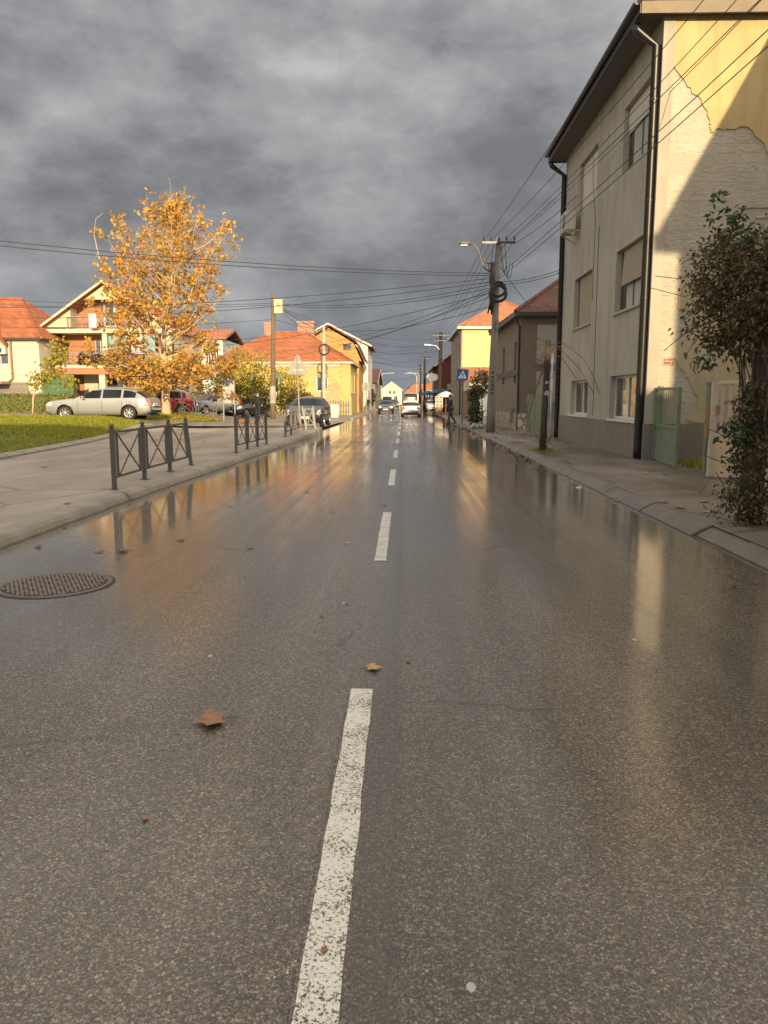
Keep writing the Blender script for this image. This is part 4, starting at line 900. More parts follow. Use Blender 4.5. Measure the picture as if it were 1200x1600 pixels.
cg = thing('driveway_gate', 'cream metal gate with faded bars above a solid panel, half hidden by the vine', 'gate', (5.75, 13.8, .13))
A2, B2 = Vector((5.76, 14.55, 0)), Vector((8.3, 12.9, 0)); al2 = lambda t, z: along(t, z, A2, B2)
mb = MB(); mb.bar(al2(0, .16), al2(0, 1.92), .1); mb.bar(al2(1, .16), al2(1, 1.92), .1); mb.bar(al2(.01, 1.9), al2(.99, 1.92), .06); mb.bar(al2(.01, .94), al2(.99, .94), .05); mb.bar(al2(.01, .18), al2(.99, .18), .05)
mb.bar(al2(.5, .2), al2(.5, 1.9), .07); mb.build('frame', M['rosegate'], cg)
mb = MB(); mb.bar(al2(.015, .56), al2(.985, .56), .015, .74); mb.build('sheet_panel', M['creamgate'], cg)
mb = MB()
for i in range(1, 22):
    if i != 11: mb.bar(al2(i / 22, .96), al2(i / 22, 1.88), .05, .02)
mb.build('bars', M['rosegate'], cg)
mb = MB(); mb.bar(al2(-.04, .9), al2(-.04, 1.5), .05); mb.bar(al2(.03, 1.3), al2(.03, 1.48), .12, .05); mb.build('lock', M['wood'], cg)
# low wall behind the gate line so the yard closes
mb = MB(); mb.box(8.5, 8.7, 9.2, 15.5, .1, 1.25); single(mb.build('yard_wall', M['plinth']), 'low rendered yard wall behind the cream gate', 'wall')
# green double gate and meter pillar by the taupe house
g2 = thing('yard_gate', 'small two leaf dark green metal gate between the tall house and the taupe house', 'gate', (5.42, 32.6, .13))
for i, (ya, yb) in enumerate(((31.0, 32.5), (32.55, 34.1))):
    mb = MB(); xa, xb = 5.55 - (ya - 31) * .05, 5.55 - (yb - 31) * .05
    mb.bar((xa, ya, .2), (xa, ya, 1.75), .05); mb.bar((xb, yb, .2), (xb, yb, 1.75), .05); mb.bar((xa, ya, 1.75), (xb, yb, 1.75), .05); mb.bar((xa, ya, 1.2), (xb, yb, 1.2), .02, 1.05); mb.bar((xa, ya, .42), (xb, yb, .42), .024, .44); mb.bar((xa, ya, .66), (xb, yb, .66), .05, .04)
    mb.build('gate_leaf', M['greengate'], g2)
mp = thing('meter_pillar', 'concrete pillar with a grey meter box at the far corner of the tall house', 'meter box', (5.62, 30.3, .13))
mb = MB(); mb.box(5.5, 5.76, 29.9, 30.5, .1, .95); mb.build('pillar', M['sill'], mp)
mb = MB(); mb.box(5.42, 5.8, 29.8, 30.6, .95, 1.45); mb.box(5.4, 5.82, 29.78, 30.62, 1.45, 1.5); mb.build('box', M['steel'], mp)
mb = MB(); mb.tube([(5.62, 29.75, .15), (5.62, 29.75, 3.3)], .04, 8); single(mb.build('white_pipe', M['frame_white'], None, True), 'slim white pipe beside the far drainpipe of the tall house', 'pipe')

# ------------------------------------------------------------------ left barriers
def barrier(name, label, pts, h, lean=None, mat='iron', cat='barrier'):
    r = thing(name, label, cat, (pts[0][0], pts[0][1], hL(*pts[0])))
    tops = []
    for i, (x, y) in enumerate(pts):
        z = hL(x, y); lx, ly = (lean[i] if lean else (0, 0))
        mb = MB(); b, t = (x, y, z), (x + lx, y + ly, z + h)
        mb.bar(b, t, .064); mb.lathe([(.0, h + .075), (.03, h + .065), (.042, h + .035), (.03, h + .008), (.02, h)], (x + lx, y + ly, z), 10); mb.lathe([(.09, .004), (.09, .012), (0, .012)], (x, y, z), 10)
        mb.build('post', M[mat], r); tops.append((Vector(b), Vector(t)))
    for (b0, t0), (b1, t1) in zip(tops, tops[1:]):
        P = lambda s, k: b0.lerp(t0, k).lerp(b1.lerp(t1, k), s)
        mb = MB(); mb.bar(P(.03, .93), P(.97, .93), .03, .04); mb.bar(P(.03, .2), P(.97, .2), .03, .04)
        for s in (.13, .87): mb.bar(P(s, .22), P(s, .91), .034)
        mb.bar(P(.15, .9), P(.85, .23), .012, .035); q = Vector((.018, .0, 0)); mb.bar(P(.85, .9) + q, P(.15, .23) + q, .012, .035)
        mb.build('panel', M[mat], r)
    return r
barrier('pavement_barrier', 'nearest grey iron barrier with crossed bars on the left pavement, its last post leaning', [(-4.72, 12.36), (-4.76, 13.95), (-4.76, 15.5), (-4.74, 17.0)], 1.0, [(0, 0), (0, 0), (0, 0), (-.1, .02)])
barrier('pavement_barrier', 'second grey iron barrier from the camera, with leaf heap behind it', [(-4.62, 21.1), (-4.58, 22.45), (-4.53, 23.75), (-4.48, 25.05)], 1.0)
barrier('pavement_barrier', 'third grey iron barrier, twisted, in front of the charcoal parked car', [(-4.5, 29.2), (-4.44, 30.3), (-4.38, 31.4), (-4.3, 32.4)], .95, [(0, 0), (.03, 0), (-.05, 0), (-.22, .05)])
mbz = barrier('pavement_barrier', 'short pale barrier leaning over at the kerb end beside the charcoal car', [(-4.25, 33.6), (-3.88, 33.9)], .95, [(-.16, 0), (-.1, .02)], 'signback')
barrier('parking_barrier', 'thin grey barrier row in front of the grey hatchback', [(-13.4, 44.8), (-12.1, 44.8), (-10.9, 44.8)], .85, None, 'iron')

# ------------------------------------------------------------------ poles, lamps and signs
def upole(name, label, x, y, zb, h, mat, r0=.15, r1=.1, arm=None, ins=6, coil=None, lean=(0, 0), cat='utility pole'):
    r = thing(name, label, cat, (x, y, zb)); T = lambda k, dz=0: (x + lean[0] * k, y + lean[1] * k, zb + h * k + dz)
    mb = MB(); mb.tube([T(0, -.1), T(.12), T(.5), T(1)], [r0 * 1.04, r0, (r0 + r1) / 2, r1], 10); mb.build('pole', M[mat], r, True)
    for az, w in (arm or []):
        mb = MB(); k = az / h; cx = T(k)
        mb.box(cx[0] - w / 2, cx[0] + w / 2, y - r1 - .08, y - r1 - .005, zb + az - .045, zb + az + .045); a_ = mb.build('cross_arm', M['pipe'], r)
        for i in range(ins):
            px = cx[0] - w / 2 + .06 + (w - .12) * i / (ins - 1); s = MB()
            s.lathe([(.0, .2), (.03, .19), (.045, .15), (.03, .12), (.05, .09), (.03, .05), (.012, .03), (.012, -.0)], (px, y - r1 - .04, zb + az + .045), 8); s.build('insulator', M['black'], a_, True)
    if coil:
        for cz, rr, tt in coil:
            mb = MB(); k = cz / h; c = T(k)
            for j in range(5):
                o1, o2 = U(-.03, .03), U(-.03, .03)
                mb.tube([(c[0] + .06 + o1 + (rr + U(-.02, .02)) * math.cos(t), y - r0 - .06 - .012 * j + .03 * math.sin(2 * t), zb + cz + o2 + rr * math.sin(t)) for t in [i * math.pi / 10 for i in range(21)]], tt, 6, 0, False)
            mb.build('cable_coil', M['wire'], r, True)
    return r
P1 = upole('utility_pole', 'nearest concrete utility pole on the right pavement with cable coil and lamp arm', 3.86, 34.55, .13, 8.35, 'concrete', .2, .115, [(8.1, 1.42)], 5, [(5.95, .34, .045), (6.15, .3, .035)], (.2, 0))
mb = MB()
for k, z in enumerate((2.75, 2.55, 2.38, 2.2, 2.02, 1.85)):
    w = U(.05, .09); mb.box(3.9 - w, 3.9 + w * .6, 34.345 + z * .002, 34.352 + z * .002, z, z + .03); mb.box(3.9 - w, 3.9 - w + .03, 34.343 + z * .002, 34.35 + z * .002, z - U(.05, .09), z); mb.box(3.92, 3.95, 34.343 + z * .002, 34.35 + z * .002, z - .06, z + .02)
mb.build('paint_marks', M['black'], P1)
mb = MB()
for j in range(7): mb.tube([(3.84 + U(-.12, .1), 34.36 + U(-.08, .02), 7.4), (3.8 + U(-.14, .1), 34.3, 6.6), (3.74 + U(-.1, .16), 34.3, 5.9), (3.78 + U(-.16, .1), 34.32, U(5.2, 5.6))], .035, 5)
mb.build('cable_bundle', M['wire'], P1, True)
mb = MB(); mb.tube([(4.05 + .12 * math.cos(t), 34.34, 4.75 + .2 * math.sin(t)) for t in [i * .5 for i in range(13)]], .016, 5); mb.build('small_cable_loop', M['wire'], P1, True)
for j, (sx, sy, dp) in enumerate(((.1, .5, .9), (.25, .62, 1.0), (-.25, -.45, .7), (.05, .35, .75), (-.1, -.3, .6))):
    mb = MB(); mb.tube([(4.05 + sx + (sy - sx) * t + 0.0, 34.35, 8.15 - dp * 4 * t * (1 - t) - .75 * t) for t in [i / 10 for i in range(11)]], .014, 5); mb.build('jumper_loop', M['wire'], P1, True)
lm = thing('street_lamp', 'curved arm street lamp fixed to the nearest utility pole on the right', 'street lamp', (3.85, 34.5, 6.8))
mb = MB(); pts = [(3.92, 34.5, 6.95), (3.5, 34.5, 7.15), (3.3, 34.5, 7.55), (3.22, 34.5, 7.85), (3.05, 34.5, 8.12), (2.82, 34.5, 8.2)]
mb.tube(pts, .035, 8); mb.tube([(3.92, 34.5, 7.3), (3.55, 34.5, 7.42), (3.32, 34.5, 7.66)], .028, 8); mb.build('arm', M['iron'], lm, True)
mb = MB(); mb.loft([[(x, 34.5 + w * math.cos(t), z + hh * math.sin(t)) for t in [i * math.pi / 4 for i in range(8)]] for x, w, z, hh in ((2.88, .05, 8.21, .04), (2.75, .1, 8.22, .07), (2.5, .13, 8.23, .08), (2.38, .1, 8.23, .06), (2.34, .04, 8.22, .03))]); hd = mb.build('lamp_head', M['iron'], lm, True)
mb = MB(); mb.box(2.42, 2.72, 34.42, 34.58, 8.12, 8.16); mb.build('lens', M['frame_white'], hd)
upole('utility_pole', 'second utility pole on the right pavement with concrete footing near the crate stack', 3.55, 78, .1, 8.0, 'tarred', .24, .17, [(7.7, 1.7), (7.2, 1.1)], 6, [(5.2, .25, .04)], (.1, 0))
upole('utility_pole', 'thin dark utility pole further down the right side, third in line', 3.0, 113, .1, 7.5, 'tarred', .22, .15, [(7.2, 1.5)], 5, [(5.0, .2, .05)])
upole('utility_pole', 'farthest dark utility pole on the right with twin cross arms', 2.95, 140, .1, 7.6, 'tarred', .22, .16, [(7.1, 1.9), (6.5, 1.2)], 5)
wp = upole('utility_pole', 'wooden utility pole with a white box near its top by the left bushes', -8.5, 50, .3, 7.9, 'woodpole', .17, .13, None, 0, None, (.2, 0))
mb = MB(); mb.box(-8.22, -7.7, 49.7, 50.1, 6.95, 7.75); mb.box(-8.25, -7.67, 49.68, 50.12, 7.75, 7.8); mb.build('junction_box', M['creamboard'], wp)
mb = MB(); mb.lathe([(.2, 1.0), (.2, 2.1)], (-8.47, 50, .3), 10); mb.build('pasted_notices', M['paper'], wp)
upole('utility_pole', 'pale concrete utility pole with ring of coiled cable before the low yellow house', -6.7, 65, .1, 7.4, 'paleconcrete', .16, .11, None, 0, [(5.55, .42, .05)], (.05, 0))
def lamp_far(label, x, y, h, dirx, mat='paleconcrete'):
    r = thing('street_lamp', label, 'street lamp', (x, y, 0)); mb = MB(); mb.tube([(x, y, 0), (x, y, h - .5), (x + dirx * .3, y, h - .1), (x + dirx * 1.6, y, h)], [.13, .1, .07, .05], 8); mb.build('pole', M[mat], r, True)
    mb = MB(); mb.box(min(x + dirx * 1.5, x + dirx * 2.3), max(x + dirx * 1.5, x + dirx * 2.3), y - .15, y + .15, h - .05, h + .1); mb.build('lamp_head', M['signback'], r)
lamp_far('sunlit pale street lamp far on the right, nearer of a pair', 2.45, 150, 6.4, -1)
lamp_far('sunlit pale street lamp far on the right, farther of a pair', 3.1, 158, 6.8, -1)
lamp_far('distant street lamp on the left above the grey house, left of two', -4.7, 135, 5.9, 1)
lamp_far('distant street lamp on the left above the grey house, right of two', -4.05, 139, 6.1, 1)
mb = MB(); mb.tube([(3.5, 77.5, 6.4), (3.2, 77.5, 6.75), (2.6, 77.5, 6.85)], .04, 6); mb.box(2.0, 2.65, 77.4, 77.6, 6.8, 6.92); single(mb.build('lamp_arm', M['signwhite']), 'white lamp head on an arm at the second utility pole', 'lamp')
# stub pole with dead vines
sp = thing('stub_pole', 'short old pole wrapped in dead vines on the right pavement before the green gate', 'pole', (3.95, 21.87, .13))
mb = MB(); mb.tube([(3.93, 21.87, .05), (3.95, 21.87, 1.2), (3.98, 21.87, 2.3), (4.0, 21.87, 3.2)], [.105, .09, .085, .08], 9); mb.build('post', M['darkbark'], sp, True)
mb = MB(); mb.prism([(3.9, 21.765, 1.7), (4.02, 21.765, 1.68), (4.04, 21.765, 1.8), (3.98, 21.765, 1.83), (3.92, 21.765, 1.79)], (0, .006, 0)); mb.build('paper_scrap', M['paper'], sp); mb = MB(); mb.prism([(3.93, 21.765, 2.0), (4.02, 21.765, 2.02), (4.01, 21.765, 2.09), (3.94, 21.765, 2.08)], (0, .006, 0)); mb.build('paper_scrap', M['paper'], sp)
mb = MB()
for i in range(60):
    z = U(2.3, 3.2) if i < 34 else U(.2, 2.8); a = U(0, 6.28); p = Vector((3.98 + .08 * math.cos(a), 21.87 + .08 * math.sin(a), z)); pts = [p]; L = U(.15, .5) if i < 34 else U(.1, .28)
    d = Vector((math.cos(a), math.sin(a), U(-.2, .9)))
    for k in range(4): p = p + d * L / 4; d = d + Vector((U(-.4, .4), U(-.3, .3), U(-.7, .1))); pts.append(p)
    mb.tube(pts, .006, 4)
for k, ln in enumerate((1.5, 1.1, .8)):
    mb.tube([(4.02, 21.8, 3.05 - .1 * k), (4.35, 21.8, 3.15 - .2 * k), (4.7 + .2 * ln, 21.9, 2.7 - .3 * k), (4.8 + .35 * ln, 22, 2.2 - .2 * k), (4.9 + .4 * ln, 22, 1.75)], .009, 4)
for k in range(5): mb.tube([(3.95, 21.8, U(2, 3)), (3.7, 21.8, U(1.8, 2.4)), (3.45 + U(-.1, .1), 21.8, U(1.0, 1.6)), (3.5 + U(-.1, .1), 21.8, U(.5, .9))], .006, 4)
for k in range(14): mb.tube([(3.95 + U(-.1, .1), 21.8, .13), (3.95 + U(-.3, .3), 21.75, U(.3, .7))], .006, 4)
mb.build('dead_vines', M['twig'], sp)
mb = MB()
for i in range(220): blade(3.95 + R.gauss(0, .18), 21.85 + R.gauss(0, .15), .13, U(.05, .2), .008)
mb.build('weeds', M['blade'], sp)
# pedestrian crossing sign
pc = thing('crossing_sign', 'blue square pedestrian crossing sign on a slim post on the right pavement', 'traffic sign', (3.56, 47.4, .13))
mb = MB(); mb.tube([(3.56, 47.4, .1), (3.58, 47.4, 2.72)], .04, 8); mb.build('post', M['poleteal'], pc)
def tilt(x, z, a=rad(-4)): return (3.56 + x * math.cos(a) - z * math.sin(a), 3.03 + x * math.sin(a) + z * math.cos(a))
def plate(pts, y, m, name, par, th=.006):
    mb = MB(); mb.prism([(tilt(*p)[0], y, tilt(*p)[1]) for p in pts], (0, th, 0)); return mb.build(name, M[m], par)
pl_ = plate([(-.34, -.34), (.34, -.34), (.34, .34), (-.34, .34)], 47.34, 'signblue', 'plate', pc, .02)
tr_ = plate([(-.27, -.22), (.27, -.22), (0, .27)], 47.333, 'signwhite', 'triangle', pl_)
ped = MB()
def pp(poly): ped.prism([(tilt(*p)[0], 47.326, tilt(*p)[1]) for p in poly], (0, .005, 0))
pp([(.03 * math.cos(t), .115 + .03 * math.sin(t)) for t in [i * .7 for i in range(9)]]); pp([(-.035, .075), (.035, .075), (.03, -.03), (-.03, -.03)])
pp([(-.03, -.03), (.0, -.03), (-.07, -.16), (-.1, -.15)]); pp([(.0, -.03), (.03, -.03), (.1, -.15), (.07, -.165)]); pp([(-.035, .07), (-.035, .04), (-.1, -.02), (-.11, .0)]); pp([(.035, .07), (.035, .04), (.09, -.01), (.1, .015)])
for k in range(4): pp([(-.19 + k * .1, -.205), (-.14 + k * .1, -.205), (-.13 + k * .1, -.175), (-.175 + k * .1, -.175)])
ped.build('walker_symbol', M['black'], tr_)
# triangle sign, seen from behind
ts = thing('warning_sign', 'grey back of a triangular road sign on a post by the charcoal car', 'traffic sign', (-4.72, 35, .3))
mb = MB(); mb.tube([(-4.70, 35, .2), (-4.74, 35, 1.0), (-4.8, 35, 3.5)], .034, 8); mb.tube([(-4.7, 35, .28), (-4.7, 35, .9)], .055, 8); mb.build('post', M['signback'], ts)
mb = MB(); tri = [(-5.28, 2.72), (-5.24, 2.68), (-4.33, 2.68), (-4.29, 2.73), (-4.75, 3.56), (-4.82, 3.56)]; mb.prism([(x, 35.05, z) for x, z in tri], (0, .02, 0)); t_ = mb.build('plate', M['signback'], ts)
mb = MB(); mb.box(-5.0, -4.55, 35.035, 35.05, 2.85, 2.9); mb.box(-4.9, -4.65, 35.035, 35.05, 3.2, 3.25); mb.build('bracket', M['steel'], t_)
mb = MB(); mb.prism([(x, 35.0715, z) for x, z in tri], (0, .004, 0)); mb.build('face', M['signred'], t_)
s2 = thing('street_sign', 'small square sign seen from behind on a slim post beyond the low yellow house', 'traffic sign', (-3.86, 80, .1))
mb = MB(); mb.tube([(-3.86, 80, .05), (-3.88, 80, 3.3)], .045, 8); mb.build('post', M['signback'], s2); mb = MB(); mb.box(-4.3, -3.5, 80.05, 80.08, 2.4, 3.2); mb.build('plate', M['signback'], s2)
ib = thing('notice_board', 'narrow two legged notice board covered in faded posters on the left lawn', 'notice board', (-10.0, 44.2, .5))
mb = MB()
for x in (-10.33, -9.68): mb.box(x - .03, x + .03, 44.17, 44.23, .3, 2.85)
mb.box(-10.3, -9.71, 44.18, 44.22, 2.75, 2.82); mb.build('leg_frame', M['signback'], ib)
mb = MB(); mb.box(-10.3, -9.71, 44.19, 44.21, 1.35, 2.72); mb.build('panel', M['poster'], ib)
ov = thing('oval_sign', 'white oval shop sign projecting from the maroon house', 'shop sign', (3.2, 89, 3.8))
mb = MB(); mb.lathe([(0, 88.9), (.5, 88.9), (.52, 88.95), (.5, 89.0), (0, 89.0)], (3.25, 0, 4.0), 20, 0, 'y')
for i, v in enumerate(mb.v): mb.v[i] = (3.25 + (v[0] - 3.25) * 1.3, v[1], 4.0 + (v[2] - 4.0) * .85)
mb.build('panel', M['signwhite'], ov); mb = MB(); mb.bar((3.3, 88.95, 4.42), (4.3, 89.9, 5.0), .08); mb.build('bracket', M['black'], ov)
# parasols, crates, bin, cabinet
def parasol(label, x, y, z, r, mat):
    o = thing('parasol', label, 'parasol', (x, y, .1)); mb = MB(); n = 8
    ring = lambda rr, zz: [(x + rr * math.cos(2 * math.pi * i / n), y + rr * math.sin(2 * math.pi * i / n), zz) for i in range(n)]
    mb.loft([ring(r, z - .55), ring(r, z - .35), ring(r * .5, z - .12), ring(.03, z)], 0, False); mb.build('canopy', M[mat], o)
    mb = MB(); mb.tube([(x, y, .1), (x, y, z)], .03, 6); mb.build('pole', M['steel'], o)
parasol('light blue parasol beside the maroon house on the right', 4.15, 87, 2.75, 1.1, 'bluecanvas')
parasol('dark blue parasol further along beside the maroon house', 3.0, 97, 2.6, 1.0, 'bluecanvas')
parasol('white parasol beyond the walking person on the right pavement', 3.95, 73, 2.3, .8, 'whitecanvas')
cr = thing('crate_stack', 'pale stack of holed plastic crates at the foot of the second utility pole', 'crates', (3.25, 72, .1))
mb = MB()
for k in range(3):
    z = .78 + k * .36
    for a, b in ((2.9, 3.0), (3.18, 3.32), (3.5, 3.6)): mb.box(a, b, 71.7, 72.1, z, z + .34)
    mb.box(3.0, 3.18, 71.7, 72.1, z, z + .12); mb.box(3.32, 3.5, 71.7, 72.1, z, z + .12); mb.box(3.0, 3.18, 71.7, 72.1, z + .24, z + .34); mb.box(3.32, 3.5, 71.7, 72.1, z + .24, z + .34); mb.box(2.95, 3.55, 72.0, 72.09, z, z + .3)
mb.build('crates', M['plastic_white'], cr)
mb = MB(); mb.lathe([(.3, .05), (.34, .4), (.36, .75), (.0, .75)], (3.25, 71.9, .1), 12); mb.build('barrel', M['wood'], cr)
uc = thing('utility_cabinet', 'pale grey utility cabinet beside the picket fence by the low yellow house', 'cabinet', (-5.5, 61.5, .15))
mb = MB(); mb.box(-5.85, -5.15, 61.3, 61.7, .3, 1.15); mb.box(-5.8, -5.2, 61.35, 61.65, .1, .3); mb.build('casing', M['acwhite'], uc); mb = MB(); mb.box(-5.8, -5.2, 61.28, 61.3, .36, 1.08); mb.build('door', M['acwhite'], uc)
pf = thing('picket_fence', 'weathered picket fence in front of the low yellow house', 'fence', (-5, 66, .1))
mb = MB()
for i in range(13): mb.box(-7.4 + i * .22, -7.28 + i * .22, 66, 66.03, .15, 1.35 + U(-.12, .2))
mb.build('pickets', M['poleteal'], pf); mb = MB(); mb.box(-7.4, -4.6, 66.035, 66.08, .45, .53); mb.box(-7.4, -4.6, 66.035, 66.08, 1.0, 1.08); mb.build('rails', M['frame_wood'], pf)
# manhole
mh_ = thing('manhole_cover', 'round cast iron manhole cover with ribbed grid set in the road at left', 'manhole cover', (-3.02, 6.44, 0))
mb = MB(); mb.lathe([(.47, .0), (.47, .012), (.44, .012), (.43, .002)], (-3.02, 6.44, 0), 40); mb.build('rim', M['castiron'], mh_, True)
mb = MB(); mb.lathe([(.495, .003), (.47, .0045)], (-3.02, 6.44, 0), 40); mb.build('dark_joint', M['joint'], mh_)
mb = MB(); mb.lathe([(0, .004), (.43, .004)], (-3.02, 6.44, 0), 40)
c, s = math.cos(.5), math.sin(.5)
for i in range(-12, 13):
    for j in range(-12, 13):
        u, v = i * .034, j * .034
        if u * u + v * v > .41 ** 2: continue
        x, y = -3.02 + u * c - v * s, 6.44 + u * s + v * c
        w, l = (.009, .0158) if (i // 2 + j // 3) % 2 else (.0135, .0158)
        mb.add([(x + a * w * c - b * l * s, y + a * w * s + b * l * c, z) for z in (.004, .011) for a, b in ((-1, -1), (1, -1), (1, 1), (-1, 1))], [(4, 5, 6, 7), (0, 1, 5, 4), (1, 2, 6, 5), (2, 3, 7, 6), (3, 0, 4, 7)], 1)
mb.build('grid', [M['joint'], M['castiron']], mh_)

# ------------------------------------------------------------------ overhead cables
def cable(a, b, sag, r, label, group, name='overhead_cable'):
    mb = MB(); a, b = Vector(a), Vector(b); n = 18
    pts = [a.lerp(b, i / n) - Vector((0, 0, sag * 4 * (i / n) * (1 - i / n))) for i in range(n + 1)]
    o = mb; o.tube(pts, r * .78, 5); ob = o.build(name, M['wire'], None, True)
    me = ob.data; me.transform(Matrix.Translation(-a)); ob.location = a
    tag(ob, label, 'cable', group)
G1, G2, G3, G4 = 'power wires crossing above the tall house', 'cables strung across the street to the left', 'wires running down the right side of the street', 'cables fanning out from the left poles'
P0 = upole('utility_pole', 'utility pole beside the pavement behind the right edge of the view', 6.9, -1.5, .13, 9.4, 'concrete', .2, .12, [(9.1, 2.6)], 6)
L1 = 'thin power wire running from the nearest right pole up over the tall house'
for xa, xb, sg in ((3.52, 4.75, .5), (3.85, 6.4, .55), (4.4, 7.0, .55), (4.75, 7.6, .5)): cable((xa, 34.4, 8.45), (xb, -1.6, 9.6), sg, .011, L1, G1)
L1b = 'thicker slack cable sweeping from the nearest right pole across the tall house front'
for za, xb, zb in ((7.9, 7.6, 9.0), (6.85, 6.3, 7.5), (6.7, 6.3, 7.2)): cable((4.05, 34.4, za), (xb, -1.5, zb), .2, .0125, L1b, G1)
cable((4.75, 34.4, 8.2), (5.75, 27.0, 8.3), .1, .014, 'short cable from the pole cross arm to the tall house eaves', G1)
for za, zb, xx, yy_ in ((6.6, 6.3, 5.78, 29.3), (6.5, 6.2, 5.78, 29.4), (7.4, 5.2, 6.5, 37)): cable((4.0, 34.4, za), (xx, yy_, zb), .12, .016, 'short service cable from the nearest right pole to a house wall', G1)
L2 = 'long black cable spanning the whole street to the left from the nearest right pole'
for za, b, sg in ((6.95, (-34, 19.5, 9.1), .95), (6.85, (-34, 19.0, 8.9), 1.0), (6.75, (-36, 50, 7.9), .8), (6.6, (-36, 52, 7.4), .9)): cable((3.8, 34.4, za), b, sg, .02, L2, G2)
for za, b in ((6.5, (-8.3, 50, 7.6)), (6.35, (-8.3, 50, 7.5))): cable((3.8, 34.4, za), b, .45, .018, 'cable between the nearest right pole and the wooden left pole', G2)
for za, b, sg in ((6.3, (-6.7, 65, 6.2), .4), (6.2, (-6.7, 65, 5.9), .5), (6.15, (-19, 62, 5.6), .6), (6.0, (-12, 70, 5.2), .5), (5.6, (-8.3, 50, 6.6), .9)): cable((3.8, 34.4, za), b, sg, .017, 'sagging cable from the coil on the nearest right pole to the left houses', G2)
L3 = 'thin wire between the first and second utility poles on the right'
for xa, xb, za, zb in ((3.5, 2.85, 8.35, 8.0), (3.75, 3.2, 8.35, 8.0), (4.0, 3.5, 8.35, 8.0), (4.4, 3.9, 8.3, 8.0), (4.7, 4.3, 8.3, 8.0), (3.8, 3.4, 6.2, 6.6)): cable((xa, 34.6, za), (xb, 77.9, zb), .35, .014, L3, G3)
L3b = 'thin wire between the far utility poles on the right'
for xa, xb in ((2.9, 2.4), (3.6, 3.1), (4.3, 3.6)): cable((xa, 78, 7.95), (xb, 113, 7.5), .3, .018, L3b, G3)
for xa, xb in ((2.4, 2.2), (3.6, 3.8)): cable((xa, 113, 7.4), (xb, 140, 7.4), .3, .02, L3b, G3)
L4 = 'cable fanning out from the wooden left pole across the street'
for b, sg in (((3.4, 78, 7.5), .9), ((3.4, 78, 7.1), 1.2), ((-8.9, 84, 9.0), .2), ((-6.7, 65, 6.6), .3), ((3.2, 113, 6.9), 1.4)): cable((-8.25, 49.9, 7.5), b, sg, .018, L4, G4)
for za, b, sg in ((7.6, (-32, 42, 7.8), .5), (7.5, (-32, 42, 7.4), .5), (6.6, (-34, 46, 6.3), .5), (5.6, (-30.5, 64, 6.0), .4)): cable((-8.3, 50, za), b, sg, .018, 'cable running left from the wooden pole past the golden tree', G4)
for a, b, sg in (((-6.65, 65, 6.8), (3.5, 78, 6.8), .5), ((-6.65, 65, 6.5), (3.5, 78, 6.3), .7), ((-6.65, 65, 5.9), (3.0, 113, 6.6), .8), ((-6.65, 65, 6.0), (-22, 66, 5.2), .5), ((-6.65, 65, 5.6), (5.3, 73, 6.6), .6), ((-4.6, 84, 5.6), (3.4, 78, 6.0), .5), ((-4.3, 95, 6.5), (3.0, 113, 6.3), .6), ((-4.2, 105, 4.4), (2.5, 150, 6.0), .5), ((-4.2, 112, 4.2), (3.0, 140, 6.2), .5), ((-4.4, 84, 6.6), (3.4, 78, 6.9), .3)): cable(a, b, sg, .017, 'cable crossing low over the street among the far poles', G4)
mb = MB()

